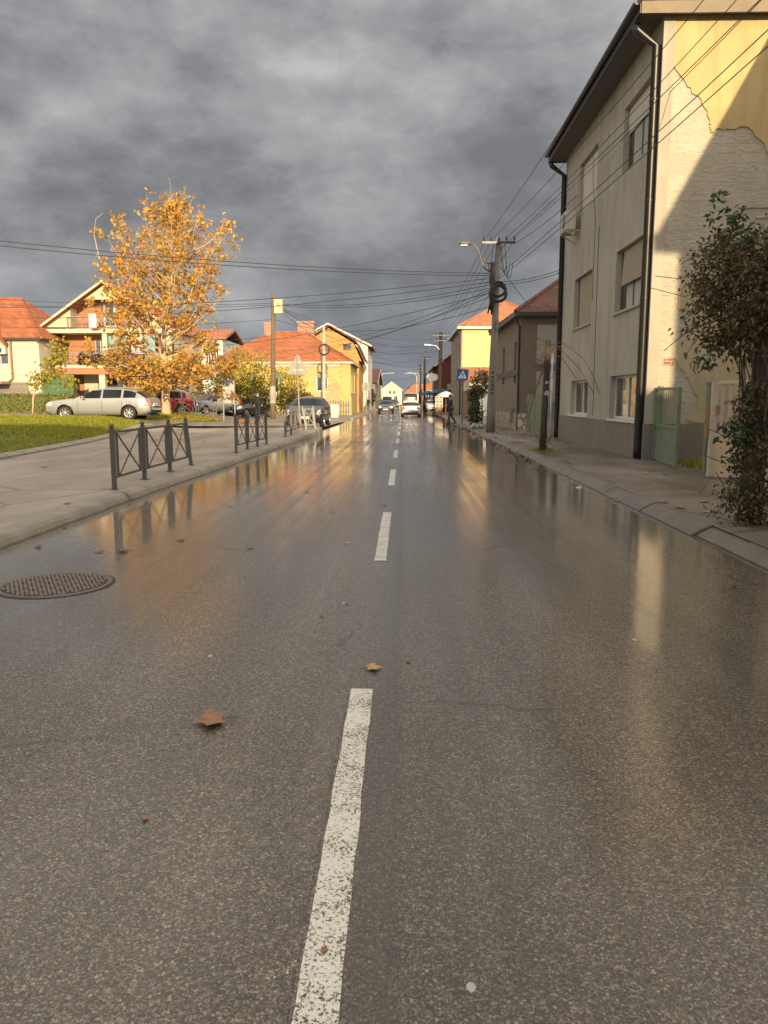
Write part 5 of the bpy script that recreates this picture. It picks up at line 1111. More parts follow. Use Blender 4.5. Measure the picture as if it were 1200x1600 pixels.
# ------------------------------------------------------------------ cars
def lerp_tab(t, x):
    for (a, va), (b, vb) in zip(t, t[1:]):
        if x <= b: return va + (vb - va) * max(0, (x - a)) / (b - a)
    return t[-1][1]
def car(name, label, loc, rz, paint, L=4.6, W=1.8, H=1.45, kind='wagon', lit=False, cat='car', group=None):
    r = thing(name, label, cat, loc, group, rz)
    hw = W / 2; rw = .315 if kind != 'van' else .34
    xf, xr_ = .19 * L, .80 * L
    if kind == 'wagon': top = [(0, .66), (.05, .77), (.3, .86), (1.15, .96), (1.3, .985), (2.2, H - .05), (2.7, H), (3.4, H - .01), (3.9, H - .07), (4.2, H - .17), (L - .12, 1.0), (L - .03, .86), (L, .6)]; gh = (1.3, L - .12); side = [(1.62, 2.55), (2.64, 3.46), (3.56, 4.12)]; roofs = (2.2, 4.0)
    elif kind == 'hatch': top = [(0, .64), (.05, .76), (.28, .85), (1.0, .97), (1.1, 1.0), (1.85, H - .05), (2.4, H), (3.0, H - .02), (L - .55, H - .1), (L - .12, .98), (L - .03, .85), (L, .55)]; gh = (1.1, L - .12); side = [(1.42, 2.3), (2.39, 3.1), (3.18, L - .5)]; roofs = (1.85, L - .55)
    else: top = [(0, .75), (.08, .9), (.3, 1.0), (.7, 1.15), (.8, 1.2), (1.4, H - .12), (1.8, H - .02), (2.6, H), (L - .3, H - .03), (L - .12, H - .12), (L - .02, 1.1), (L, .6)]; gh = (.8, L - .05); side = [(1.1, 1.8), (1.95, 2.9), (3.0, L - .4)]; roofs = (1.5, L - .2)
    belt = .93 if kind != 'van' else 1.12
    st = {0.0, .03, .08, .18, L - .18, L - .08, L - .03, L, *[a for a, _ in top], *[q for s in side for q in s]}
    for xc in (xf, xr_):
        for k in range(-7, 8): st.add(xc + k * (rw + .07) / 6.5)
    k = .25
    while k < L: st.add(k); k += .25
    st = sorted(x for x in st if 0 <= x <= L)
    st = [x for i, x in enumerate(st) if i == 0 or x - st[i - 1] > .012 or x == L]
    def ring(x):
        zt = lerp_tab(top, x); fw = hw * (1 - .16 * (1 - sst(0, .55, x)) - .10 * sst(L - .5, L, x))
        zb = .20 + .10 * (1 - sst(0, .3, x)) + .12 * sst(L - .4, L, x); arch = 0
        for xc in (xf, xr_):
            d = abs(x - xc); Rr = rw + .06
            if d < Rr: arch = max(arch, rw + math.sqrt(Rr * Rr - d * d))
        g = gh[0] < x < gh[1]
        bl = min(belt + .06 * (x / L), zt - .05)
        glz = sst(gh[0], roofs[0], x) * (1 - sst(roofs[1], gh[1], x)) if g else 0
        tw = fw * (.97 - (.22 if kind != 'van' else .1) * glz)
        rows = [(0, zb), (fw * .80, zb), (fw * .95, zb + .05), (fw, .42), (fw * 1.0, .62), (fw * .985, bl - .05), (fw * .965, bl), (tw, zt - .07 * (1 if g else .4)), (tw * .88, zt - .02), (tw * .45, zt), (0, zt + .01)]
        rows[3] = (fw, min(.42, zt - .15)); rows[4] = (fw, min(.62, zt - .1)); rows[5] = (rows[5][0], min(rows[5][1], zt - .08))
        if arch: rows = [(y, max(z, arch if i >= 1 else arch - .0)) if i <= 5 else (y, z) for i, (y, z) in enumerate(rows)]
        return rows
    half = [ring(x) for x in st]; n = len(half[0])
    pts = {}; verts = []
    for i, x in enumerate(st):
        for j, (y, z) in enumerate(half[i]):
            for s in (1, -1):
                if j in (0, n - 1) and s < 0: pts[i, j, s] = pts[i, j, 1]; continue
                pts[i, j, s] = len(verts); verts.append((L / 2 - x, s * y, z))
    body, win, head, tail = [], [], [], []
    for i in range(len(st) - 1):
        xm_ = (st[i] + st[i + 1]) / 2; zt = (half[i][n - 1][1] + half[i + 1][n - 1][1]) / 2
        for j in range(n - 1):
            for s in (1, -1):
                f = (pts[i, j, s], pts[i + 1, j, s], pts[i + 1, j + 1, s], pts[i, j + 1, s])
                if len(set(f)) < 3: continue
                f = tuple(dict.fromkeys(f))
                if s < 0: f = f[::-1]
                zc = (half[i][j][1] + half[i][j + 1][1] + half[i + 1][j][1] + half[i + 1][j + 1][1]) / 4
                yc = (half[i][j][0] + half[i][j + 1][0]) / 2
                if j == 6 and any(a < xm_ < b for a, b in side): win.append(f)
                elif j >= 7 and gh[0] < xm_ < roofs[0] - .06: win.append(f)
                elif j >= 7 and roofs[1] + (.12 if kind != 'van' else .0) < xm_ < gh[1] - .02: win.append(f)
                elif xm_ < .34 and j in (4, 5, 6, 7) and yc > hw * .42 and .5 < zc < .86 and j < 8: head.append(f)
                elif xm_ > L - .26 and j in (4, 5) and yc > hw * .5: tail.append(f)
                else: body.append(f)
    for i in (0, len(st) - 1):
        loop = [pts[i, j, 1] for j in range(n)] + [pts[i, j, -1] for j in range(n - 2, 0, -1)]
        body.append(tuple(loop))
    def sub(fs, nm, mat, par, sm=True, off=0.0):
        if not fs: return None
        mb = MB(); mp = {}
        for f in fs:
            for v in f:
                if v not in mp: mp[v] = len(mb.v); mb.v.append(verts[v])
            mb.f.append(tuple(mp[v] for v in f)); mb.m.append(0)
        return mb.build(nm, M[mat], par, sm)
    bd = sub(body, 'body', paint, r)
    sub(win, 'windows', 'carglass', r)
    for s, nm in ((1, 0), (-1, 1)):
        hf = [f for f in head if sum(verts[v][1] for v in f) * s > 0]; tf = [f for f in tail if sum(verts[v][1] for v in f) * s > 0]
        sub(hf, 'headlight', 'headlamp', r); sub(tf, 'tail_light', 'taillamp', r)
        if kind == 'hatch':
            mb = MB(); yt = s * hw * .74; mb.loft([[(-L / 2 + a, yt + b * hw * .11, .80 + c_ * .11) for b, c_ in ((-1, -1), (1, -.8), (1, 1), (-.8, 1))] for a in (.2, .02, -.012)]); mb.build('tail_light', M['taillamp'], r)
        if lit:
            mb = MB(); mb.lathe([(0, L / 2 - .03), (.10, L / 2 - .035), (.11, L / 2 - .08)], (0, s * hw * .68, .66), 12, 0, 'x'); mb.build('headlight', M['headlit'], r)
        mb = MB(); x = L / 2 - gh[0] - .5; mb.loft([[(x + a, s * (hw + b), belt + .06 + c_) for a, c_ in ((.05, -.06), (.05, .06), (-.06, .07), (-.06, -.06))] for b in (-.03, .05, .18)]); mb.build('wing_mirror', M['black' if paint != 'silver' else paint], r)
    mb = MB(); mb.box(L / 2 - .02, L / 2 + .015, -hw * .5, hw * .5, .5, .58); mb.box(L / 2 - .03, L / 2 + .012, -hw * .62, hw * .62, .27, .40); mb.build('grille', M['black'], r)
    mb = MB(); mb.box(L / 2 + .012, L / 2 + .03, -.26, .26, .41, .52); mb.box(-L / 2 - .02, -L / 2 + .01, -.26, .26, .62, .73); mb.build('number_plate', M['plate'], r)
    mb = MB(); mb.box(-L / 2 - .012, -L / 2 + .1, -hw * .8, hw * .8, .3, .44); mb.box(-L / 2 + .05, L / 2 - .1, -hw * .75, hw * .75, .19, .26); mb.build('underside', M['black'], r)
    mb = MB()
    for s in (1, -1):
        for a, b in side[:2]: mb.box(L / 2 - b + .04, L / 2 - b + .2, s * hw * .985 - .012, s * hw * .985 + .02, belt - .14, belt - .11)
    mb.build('door_handles', M[paint], r)
    if kind != 'van':
        for s in (1, -1):
            for xs in (side[0][0] - .12, side[0][1] + .045, side[1][1] + .04):
                mb = MB(); mb.box(L / 2 - xs - .006, L / 2 - xs + .006, s * hw - .03, s * hw + .002, .34, belt - .06); mb.build('door_seam', M['black'], r)
    if kind == 'wagon':
        mb = MB()
        for s in (1, -1): mb.tube([(L / 2 - 2.2, s * hw * .68, H), (L / 2 - 2.4, s * hw * .68, H + .04), (L / 2 - 3.8, s * hw * .68, H + .02), (L / 2 - 4.0, s * hw * .68, H - .04)], .015, 6)
        mb.build('roof_rails', M['steel'], r)
    for xc in (xf, xr_):
        for s in (1, -1):
            c_ = (0, 0, 0); y = s * (hw - .11)
            mb = MB(); mb.lathe([(rw * .66, -.1), (rw * .94, -.1), (rw, -.06), (rw, .06), (rw * .94, .1), (rw * .66, .1)], (L / 2 - xc, y, rw), 24, 0, 'y'); wl_ = mb.build('wheel', M['tyre'], r, True)
            mb = MB(); rr = rw * .66; o = s * .085
            mb.lathe([(rr, -.09 * s), (rr, .095 * s), (rr * .9, .085 * s), (rr * .88, .02 * s)], (L / 2 - xc, y, rw), 24, 0, 'y'); mb.lathe([(0, o + .01 * s), (rr * .22, o), (rr * .24, o - .03 * s)], (L / 2 - xc, y, rw), 14, 0, 'y')
            for k in range(7):
                a = 2 * math.pi * k / 7; d = Vector((math.cos(a), 0, math.sin(a))); t = Vector((-math.sin(a), 0, math.cos(a))); c0 = Vector((L / 2 - xc, y + o - .012 * s, rw))
                mb.add([c0 + d * rr * .18 - t * rr * .10, c0 + d * rr * .18 + t * rr * .10, c0 + d * rr * .92 + t * rr * .15, c0 + d * rr * .92 - t * rr * .15], [(0, 1, 2, 3)])
            mb.build('rim', M['rim'], wl_)
            mb = MB(); mb.lathe([(0, 0), (rr * .9, 0)], (L / 2 - xc, y + .0 * s, rw), 20, 0, 'y'); mb.build('brake_disc', M['black'], wl_)
    return r
def FZ(x, y): return hL(x, y) - 0.004 - 0.29 * sst(-6.5, -3.9, x) * sst(36, 39, y) * (1 - sst(57, 60, y)) * 0.8
car('estate_car', 'silver champagne estate car parked side on beyond the lawn', (-13.72, 35.2, .66), math.pi, 'silver', 4.75, 1.8, 1.42, 'wagon')
car('hatchback_car', 'red hatchback parked behind the trunk of the golden tree', (-15.6, 49.5, FZ(-15.6, 49.5)), rad(205), 'carred', 3.9, 1.68, 1.5, 'hatch')
car('hatchback_car', 'dark grey older car facing the lawn, right of the golden tree', (-13.3, 53.5, FZ(-13.3, 53.5)), rad(236), 'cargrey', 4.3, 1.72, 1.45, 'hatch')
car('hatchback_car', 'black car mostly hidden behind the notice board', (-11.1, 55.5, FZ(-11.1, 55.5)), rad(240), 'carblack', 4.1, 1.7, 1.42, 'hatch')
car('hatchback_car', 'charcoal car parked facing the camera on the left pavement', (-4.66, 38.0, .26), rad(-90.5), 'carblack', 4.3, 1.8, 1.44, 'hatch')
car('hatchback_car', 'oncoming dark blue car with its headlights on', (-1.95, 85.5, 0), rad(-90), 'carnavy', 4.2, 1.72, 1.42, 'hatch', True)
car('hatchback_car', 'white hatchback seen from behind driving away in the right lane', (.62, 69.8, 0), rad(90), 'carwhite', 4.0, 1.72, 1.5, 'hatch')
car('delivery_van', 'beige van ahead of the white car', (.9, 104, 0), rad(90), 'vanbeige', 4.6, 1.85, 2.35, 'van', False, 'van')
car('delivery_van', 'white van far down the street behind the dark oncoming car', (-3.2, 150, 0), rad(-90), 'carwhite', 4.8, 1.9, 2.1, 'van', False, 'van')
car('hatchback_car', 'distant dark car between the oncoming car and the white hatchback', (-1.7, 126, 0), rad(-90), 'carblack', 4.2, 1.75, 1.5, 'hatch')
car('hatchback_car', 'pale car parked on the right pavement behind the crate stack', (3.3, 88, .1), rad(-90), 'carwhite', 4.0, 1.65, 1.4, 'hatch')

# ------------------------------------------------------------------ trees and plants
def leaf6(mb, p, s, droop=0.0, m=0):
    a = Vector((U(-1, 1), U(-1, 1), U(-1, .6) - droop)).normalized(); b = a.cross(Vector((U(-1, 1), U(-1, 1), U(-1, 1)))).normalized(); c = a.cross(b)
    p = Vector(p); w = s * U(.28, .42); q = c * s * U(.04, .14)
    mb.add([p, p + a * s * .35 + b * w * .75 + q, p + a * s, p + a * s * .35 - b * w * .75 + q, p + a * s * .4], [(0, 1, 4), (1, 2, 4), (2, 3, 4), (3, 0, 4)], m)
def lumps(mb, c, rx, ry, rz, nclump, per, size, spread, droop=0.0, fn=leaf6, keep=None):
    for i in range(nclump):
        while 1:
            q = Vector((U(-1, 1), U(-1, 1), U(-1, 1)))
            if .3 < q.length < 1: break
        p = Vector((c[0] + q.x * rx, c[1] + q.y * ry, c[2] + q.z * rz))
        for k in range(per):
            w = p + Vector((R.gauss(0, spread), R.gauss(0, spread), R.gauss(0, spread)))
            if keep and not keep(w): continue
            fn(mb, w, size * U(.7, 1.3), droop)
def tree_plane():
    r = thing('plane_tree', 'tall golden leaved plane tree with pale trunk on the lawn', 'tree', (-12.95, 42, .62))
    wood = MB(); lf = MB()
    env = [(1.6, 2.0), (2.5, 2.7), (4, 3.7), (5.5, 3.9), (7.3, 4.1), (8.6, 3.5), (9.8, 2.3), (11, 1.2), (12, .5), (13, .2)]
    trunk = [Vector((-12.95, 42, .55)), Vector((-12.98, 42, 1.6)), Vector((-12.9, 42, 2.9)), Vector((-13.1, 42.05, 4.2)), Vector((-12.75, 42, 6)), Vector((-12.35, 42, 8)), Vector((-12.05, 42, 10)), Vector((-11.95, 42, 12.3))]
    wood.tube([(-12.95, 42, .4)] + trunk, [.34, .27, .23, .2, .16, .12, .085, .05, .02], 9)
    def tp(z):
        for a, b in zip(trunk, trunk[1:]):
            if z <= b.z: return a.lerp(b, (z - a.z) / (b.z - a.z))
        return trunk[-1]
    def cluster(p, n, sp, s=.19):
        for k in range(n): leafquad(lf, p + Vector((R.gauss(0, sp), R.gauss(0, sp), R.gauss(0, sp * .8))), s * U(.75, 1.25))
    az = 0
    for i in range(80):
        t = i / 79; z = 2.4 + 8.6 * t ** 1.6; az += 2.4 + U(-.3, .3); p = tp(z).copy()
        el = rad(12 + 38 * t + U(-8, 12)) if z > 3.6 else rad(U(-30, 10)); reach = lerp_tab(env, min(12.9, z + 1.2)) * U(.8, 1.15)
        d = Vector((math.cos(az) * math.cos(el), math.sin(az) * math.cos(el), math.sin(el))); L = reach / max(.45, math.cos(el)); pts = [p]; nseg = 7
        for k in range(nseg):
            p = p + d * L / nseg; d = (d + Vector((U(-.16, .16), U(-.16, .16), U(-.02, .2)))).normalized(); pts.append(p)
            if k >= 2 and (math.hypot(p.x + 12.35, p.y - 42) > lerp_tab(env, min(12.9, p.z)) + .15 or p.z > 12.3): break
        nseg = len(pts) - 1; r0 = .06 * (1 - t) + .022; wood.tube(pts, [r0 * (1 - .85 * k / nseg) for k in range(nseg + 1)], 6)
        for k in range(2, nseg + 1):
            for j in range(2):
                q = pts[k].copy(); dd = (d + Vector((U(-1, 1), U(-1, 1), U(-.5, .9)))).normalized(); l2 = U(.5, 1.15) * (1 - .3 * t); sp = [q]
                for m in range(3): q = q + dd * l2 / 3; dd = (dd + Vector((U(-.3, .3), U(-.3, .3), U(-.15, .3)))).normalized(); sp.append(q)
                wood.tube(sp, [.012, .009, .006, .004], 4)
                if R.random() < .9:
                    q_ = 1.2 - .85 * t; k_ = R.choice((0, .4, .9, 1.3, 1.8)); cluster(sp[3], int(R.randint(10, 18) * q_ * k_), .15, .2); cluster(sp[2], int(R.randint(4, 10) * q_ * k_), .18, .19)
            if R.random() < .7 - .45 * t: cluster(pts[k], R.randint(3, 8), .22, .22)
    for z in (11.3, 11.8): cluster(tp(z), 16, .18, .17)
    wood.tube([(-14.1, 42, 7.2), (-15.3, 41.9, 7.9), (-16.2, 41.9, 9.0), (-16.45, 42, 10.2), (-16.3, 42, 11.0), (-15.9, 42, 11.3)], [.04, .035, .03, .025, .018, .008], 6)
    wood.tube([(-12.0, 42, 9), (-10.6, 42, 9.6), (-9.7, 42, 10.3), (-9.5, 42, 11.0)], [.03, .025, .018, .008], 5); wood.tube([(-10.2, 42, 9.9), (-9.4, 42, 9.95), (-8.8, 42, 10.25)], [.02, .014, .008], 5)
    for x, z in ((-12.3, 13.0), (-11.5, 12.6), (-11.1, 12.1)): wood.tube([(-12 + (x + 12) * .6, 42, 11.2), (x, 42, z)], [.014, .005], 4); cluster(Vector((x, 42, z)), 2, .04, .2)
    wood.build('trunk', M['bark'], r, True); lf.build('crown', M['planeleaf'], r)
tree_plane()
def sapling():
    r = thing('young_tree', 'leaning young tree with yellow leaves in front of the hedge', 'tree', (-18.45, 38, .8)); w = MB()
    pts = [(-18.45, 38, .7), (-18.35, 38, 1.6), (-18.15, 38, 2.5), (-17.7, 38, 3.2), (-17.1, 38, 3.9)]; w.tube(pts, [.055, .05, .045, .03, .01], 7)
    for a, b in (((-18.15, 38, 2.5), (-18.2, 38, 3.1)), ((-18, 38, 2.8), (-17.2, 38.1, 2.9)), ((-17.7, 38, 3.2), (-16.9, 38, 3.3)), ((-17.5, 38, 3.4), (-17.2, 38, 4.2))): w.tube([a, b], [.02, .006], 5)
    w.build('trunk', M['bark'], r, True); l = MB()
    for c, q in (((-17.9, 38, 2.55), 120), ((-17.2, 38, 2.8), 130), ((-17.3, 38, 3.35), 160), ((-16.9, 38, 3.7), 160), ((-17.0, 38, 4.15), 70), ((-18.2, 38, 2.3), 80), ((-16.6, 38, 2.45), 70)):
        for i in range(q): leafquad(l, (c[0] + R.gauss(0, .26), c[1] + R.gauss(0, .26), c[2] + R.gauss(0, .2)), U(.13, .22))
    l.build('crown', M['yellowleaf'], r)
sapling()
def hedge(name, label, x0, x1, y0, y1, z0, z1, n, mat, core='darkleaf'):
    mb = MB()
    for i in range(n):
        f = R.random()
        if f < .5: p = (U(x0, x1), y0 + abs(R.gauss(0, .08)), U(z0, z1))
        elif f < .8: p = (U(x0, x1), U(y0, y1), z1 + R.gauss(-.03, .05))
        else: p = (R.choice((x0, x1)) + R.gauss(0, .06), U(y0, y1), U(z0, z1))
        leafquad(mb, p, U(.07, .15))
    nx = max(4, int((x1 - x0) / .3)); rings = []
    for i in range(nx + 1):
        x = x0 + .08 + (x1 - x0 - .16) * i / nx; k = U(-.04, .04); rings.append([(x, y0 + .1 + k, z0 - .1), (x, y0 + .08 + k, z1 - .15), (x, y0 + .2, z1 - .06 + k), (x, y1 - .2, z1 - .06), (x, y1 - .1, z0 - .1)])
    mb.loft(rings); return single(mb.build(name, M[mat]), label, 'hedge')
hedge('hedge', 'clipped low hedge with mottled leaves at the left edge behind the lawn', -31, -19.6, 45, 46.4, .7, 1.86, 5200, 'hedgeleaf')
hedge('hedge', 'short green hedge behind the red hatchback', -20.5, -16, 57.5, 58.5, .4, 1.75, 1200, 'hedgeleaf')
s_ = MB(); lumps(s_, (-18.75, 46.2, 1.3), .42, .4, .62, 50, 16, .12, .09); single(s_.build('shrub', M['darkleaf']), 'small dark rounded shrub at the end of the hedge', 'shrub')
def bush(name, label, base, stems, blobs, mats, cat='tree'):
    r = thing(name, label, cat, base); w = MB()
    for pts, r0 in stems: w.tube(pts, [r0 * (1 - .8 * i / (len(pts) - 1)) for i in range(len(pts))], 6)
    w.build('trunk', M['darkbark'], r, True)
    for i, m in enumerate(mats):
        l = MB()
        for c, rx, ry, rz, nc, per, s, sp in blobs[i]: lumps(l, c, rx, ry, rz, nc, per, s, sp, 0, leafquad)
        l.build('crown' if i == 0 else 'undergrowth', M[m], r)
leaf_q = leafquad
def leafquad(mb, p, s, flatness=1.0, m=0): leaf_q(mb, p, s, 1.0 if flatness == 0 else flatness, m)
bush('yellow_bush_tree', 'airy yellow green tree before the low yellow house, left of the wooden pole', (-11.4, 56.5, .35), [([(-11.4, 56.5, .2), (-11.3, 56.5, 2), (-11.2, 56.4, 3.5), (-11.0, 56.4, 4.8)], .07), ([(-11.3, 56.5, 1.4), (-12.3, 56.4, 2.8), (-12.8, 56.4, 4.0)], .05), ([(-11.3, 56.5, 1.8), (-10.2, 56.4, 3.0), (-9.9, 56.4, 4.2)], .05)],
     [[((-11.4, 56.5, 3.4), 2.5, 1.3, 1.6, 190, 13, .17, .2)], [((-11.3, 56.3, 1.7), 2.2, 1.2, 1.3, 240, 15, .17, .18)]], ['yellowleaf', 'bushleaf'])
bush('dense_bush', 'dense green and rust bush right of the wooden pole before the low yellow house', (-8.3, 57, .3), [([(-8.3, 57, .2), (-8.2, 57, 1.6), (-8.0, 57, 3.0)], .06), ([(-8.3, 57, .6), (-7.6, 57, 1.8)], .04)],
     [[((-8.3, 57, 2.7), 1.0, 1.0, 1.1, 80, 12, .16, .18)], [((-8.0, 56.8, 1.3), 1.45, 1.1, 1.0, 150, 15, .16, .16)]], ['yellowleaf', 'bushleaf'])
bush('shrub', 'yellow green shrub between the golden tree and the pale blue house', (-16.2, 66, .4), [([(-16.2, 66, .3), (-16.0, 66, 2.6)], .06)], [[((-16.2, 66, 2.2), 1.6, 1.2, 1.5, 90, 12, .16, .2)]], ['bushleaf'], 'shrub')
for i, (x, y, h) in enumerate(((-8.5, 245, 6.5), (-15, 255, 8), (11, 275, 8), (4, 300, 6.5), (-4, 300, 6), (17, 250, 9))):
    bush('street_tree', ['far off tree left of the yellow gabled cottage', 'tall far off tree at the left end of the street', 'far off tree above the brown roof', 'far off low tree beyond the end of the street, right', 'far off low tree beyond the end of the street, left', 'tall far off tree at the right end of the street'][i], (x, y, -.1), [([(x, y, -.2), (x, y, h * .4), (x + .3, y, h * .8)], .22)], [[((x, y, h * .62), h * .36, h * .36, h * .36, 60, 14, .6, .5)]], ['bushleaf'])
bush('dark_bush', 'dark bush growing against the low grey house on the left', (-4.9, 106, .1), [([(-4.9, 106, .05), (-4.9, 106, 1.8)], .06)], [[((-4.9, 106, 1.9), .95, 1.2, 1.2, 70, 13, .25, .2)]], ['darkleaf'], 'bush')
bush('climber_bush', 'dark climbing bush overhanging the brown wall left of the nearest utility pole', (5.1, 52.5, .13), [([(5.3, 52.5, .1), (5.25, 52.5, 2.5)], .06), ([(5.2, 52.5, .1), (4.9, 52.4, 2)], .05)], [[((5.15, 52.5, 2.6), .75, 1.0, .85, 90, 14, .14, .14)], [((4.7, 52.2, 1.4), .4, .6, .9, 50, 13, .13, .12)]], ['vineleaf', 'darkleaf'], 'bush')
bush('roadside_plant', 'bushy green weed growing at the kerb beside the nearest utility pole', (3.75, 40, .13), [([(3.78, 40, .1), (3.76, 40, 1.2)], .025), ([(3.72, 40, .1), (3.5, 40, 1.5)], .015)], [[((3.7, 40, .75), .36, .4, .55, 40, 11, .12, .09), ((3.45, 40, 1.45), .18, .2, .25, 9, 8, .1, .06)]], ['darkleaf'], 'plant')
bg = MB()
for i, (x, y, s) in enumerate(((3.55, 39.2, .16), (3.72, 39.0, .12), (3.95, 39.3, .11), (3.42, 38.9, .1))):
    rr = [[(x + s * k * math.cos(t) * U(.8, 1.15), y + s * k * math.sin(t), .13 + s * h * U(.9, 1.1)) for t in [q * .785 for q in range(8)]] for k, h in ((.6, 0), (1, .5), (.8, 1.1), (.25, 1.6))]; bg.loft(rr)
single(bg.build('litter_bag', M['plastic_white'], None, True), 'crumpled pale rubbish bags lying at the foot of the kerbside weed', 'rubbish')
# vine covered post, nearest thing on the right
vp = thing('vine_post', 'leafy vine smothering a dark post at the right edge of the view', 'climbing vine', (4.13, 9.13, .13))
w = MB(); w.tube([(4.12, 9.15, .05), (4.12, 9.14, .8), (4.15, 9.13, 1.8), (4.2, 9.13, 2.8), (4.24, 9.13, 4.1)], [.14, .13, .12, .115, .1], 12); w.build('post', M['darkbark'], vp, True)
w = MB()
for i in range(46):
    a = U(0, 6.28); z = U(2.3, 3.2); p = Vector((4.18 + .09 * math.cos(a), 9.13 + .09 * math.sin(a), z)); d = Vector((math.cos(a) * U(.5, 1) - .35, math.sin(a) * U(.4, .9), U(.1, .8))); pts = [p]; L = U(.5, 1.15)
    for k in range(6): p = p + d.normalized() * L / 6; d += Vector((U(-.25, .2), U(-.2, .2), U(-.55, .1))); pts.append(p)
    w.tube(pts, [.011, .009, .008, .007, .006, .005, .004], 4)
for i in range(13):
    a = U(0, 6.28); rr = U(.08, .3); x = 4.1 - abs(rr * math.cos(a)) * .9; y = 9.13 + rr * math.sin(a); w.tube([(x - .08, y, U(2.0, 2.5)), (x + U(-.1, .06), y, 1.8), (x + U(-.06, .1), y, 1.35), (4.12 + U(-.12, .12), 9.1 + U(-.12, .05), U(.4, 1.1))], .0075, 4)
for i in range(8):
    a = U(0, 6.28); w.tube([(4.12 + .13 * math.cos(a), 9.14 + .11 * math.sin(a), .13), (4.12 + .12 * math.cos(a + .8), 9.14 + .12 * math.sin(a + .8), .9), (4.15 + .11 * math.cos(a + 1.5), 9.13 + .11 * math.sin(a + 1.5), 1.9), (4.2 + .1 * math.cos(a + 2), 9.13 + .1 * math.sin(a + 2), 2.8)], .012, 4)
w.tube([(3.4, 9.1, 3.0), (3.1, 9.1, 2.95), (2.85, 9.1, 2.98)], .004, 4); w.tube([(3.5, 9.1, 2.9), (3.2, 9.1, 2.75), (2.8, 9.1, 2.85)], .004, 4); w.tube([(3.95, 9.1, .3), (3.65, 9.05, .75), (3.45, 9.0, .5)], .006, 4); w.tube([(3.9, 9.1, 1.1), (3.55, 9.05, 1.25), (3.5, 9.05, .95), (3.75, 9.0, .85)], .006, 4)
w.build('stems', M['twig'], vp)
l = MB(); g = MB()
cent = [((4.3, 9.2, 2.95), 1.0, .8, .66, 170), ((4.7, 9.25, 3.1), .8, .7, .6, 80), ((3.75, 9.15, 2.55), .5, .5, .35, 55), ((3.6, 9.1, 3.1), .32, .4, .35, 26), ((4.2, 9.15, 2.25), .6, .5, .3, 34)]
for c, rx, ry, rz, nc in cent: lumps(l, c, rx, ry, rz, int(nc * 1.5), 20, .06, .075, .4)
lumps(g, (3.62, 9.1, 3.4), .26, .3, .22, 16, 9, .09, .05, .1); lumps(g, (3.5, 9.1, 3.72), .08, .1, .2, 5, 7, .08, .03, .1); lumps(g, (3.75, 9.1, 3.66), .12, .1, .06, 4, 7, .08, .04, .1); lumps(g, (4.6, 9.2, 3.72), .5, .4, .12, 20, 9, .09, .06, .2); lumps(g, (3.45, 9.1, 2.1), .16, .2, .15, 7, 7, .08, .05, .6)
for z in [.2 + i * .1 for i in range(16)]:
    rr = .27 if z < .8 else (.22 if z < 1.45 else .15)
    for k in range(9):
        a = U(0, 6.28); q = rr * U(.5, 1.1); lumps(l if R.random() < .75 else g, (4.1 + q * math.cos(a), 9.12 + q * math.sin(a), z), .09, .09, .07, 1, 18, .062, .05, .5)
for k in range(3): lumps(g, (3.68 + U(-.1, .25), 9.05, U(.15, .35)), .06, .06, .05, 1, 6, .07, .07, .2)
lumps(g, (3.85, 9.05, 1.25), .12, .1, .14, 8, 8, .1, .06, .4)
l.build('dark_leaves', M['vineleaf'], vp); g.build('fresh_leaves', M['vinegreen'], vp)

# ------------------------------------------------------------------ fallen leaves
def maple(s, seed):
    rr = random.Random(seed); lob = [(0, -.12), (.16, -.28), (.34, -.18), (.30, -.02), (.55, .05), (.42, .16), (.50, .38), (.28, .32), (.20, .44), (.12, .5), (0, .78), (-.12, .5), (-.2, .42), (-.28, .3), (-.5, .36), (-.42, .15), (-.55, .02), (-.3, -.02), (-.34, -.2), (-.16, -.28)]
    mb = MB(); c = (0, .1, .018); vs = []
    for x, y in lob: vs.append((x * s * rr.uniform(.85, 1.1), y * s * rr.uniform(.85, 1.1), s * (.03 + .16 * abs(x) * rr.uniform(0, 1.2) + .05 * rr.random())))
    mb.add([(0, .1 * s, .03 * s)] + vs, [(0, i + 1, (i + 1) % len(vs) + 1) for i in range(len(vs))])
    return mb
def fallen(x, y, z, s, mat, label, group, seed, squash=1.0):
    mb = maple(s, seed); o = mb.build('fallen_leaf', M[mat]); o.location = (x, y, z); o.rotation_euler = (U(-.08, .08), U(-.08, .08), U(0, 6.28)); o.scale = (1, squash, 1)
    st = MB(); st.tube([(0, -.1 * s, .02 * s), (.05 * s, -.4 * s, .05 * s), (.02 * s, -.7 * s, .02 * s)], .012 * s + .0006, 4); k = st.build('stalk', M['dleaf'], o)
    return tag(o, label, 'leaf', group)
a = fallen(-.93, 3.62, .006, .205, 'plantain', 'large brown fallen leaf on the road left of the dash', None, 3, .8); a.rotation_euler = (0, 0, 1.9)
a = fallen(-.19, 4.4, .006, .12, 'yleaf', 'ochre fallen leaf at the far end of the nearest lane dash', None, 9, .85); a.rotation_euler = (0, 0, -1.4)
RD = [(-4.24, 9.37), (-3.97, 8.12), (-3.21, 7.89), (-2.94, 7.9), (-2.54, 8.54), (-2.72, 7.74), (-2.59, 11.31), (-1.67, 13.16), (-0.64, 8.43), (-1.65, 8.11), (-0.52, 10.19), (-0.44, 5.85), (-0.6, 5.49), (-1.84, 6.44), (0.79, 13.6), (1.14, 9.01), (0.03, 4.52), (-0.99, 2.72), (-0.23, 2.03), (3.2, 15.3), (3.19, 14.49), (3.21, 11.67), (3.05, 17.36), (3.09, 16.33), (-4.3, 25.14), (-0.29, 11.51), (-1.01, 10.83)]
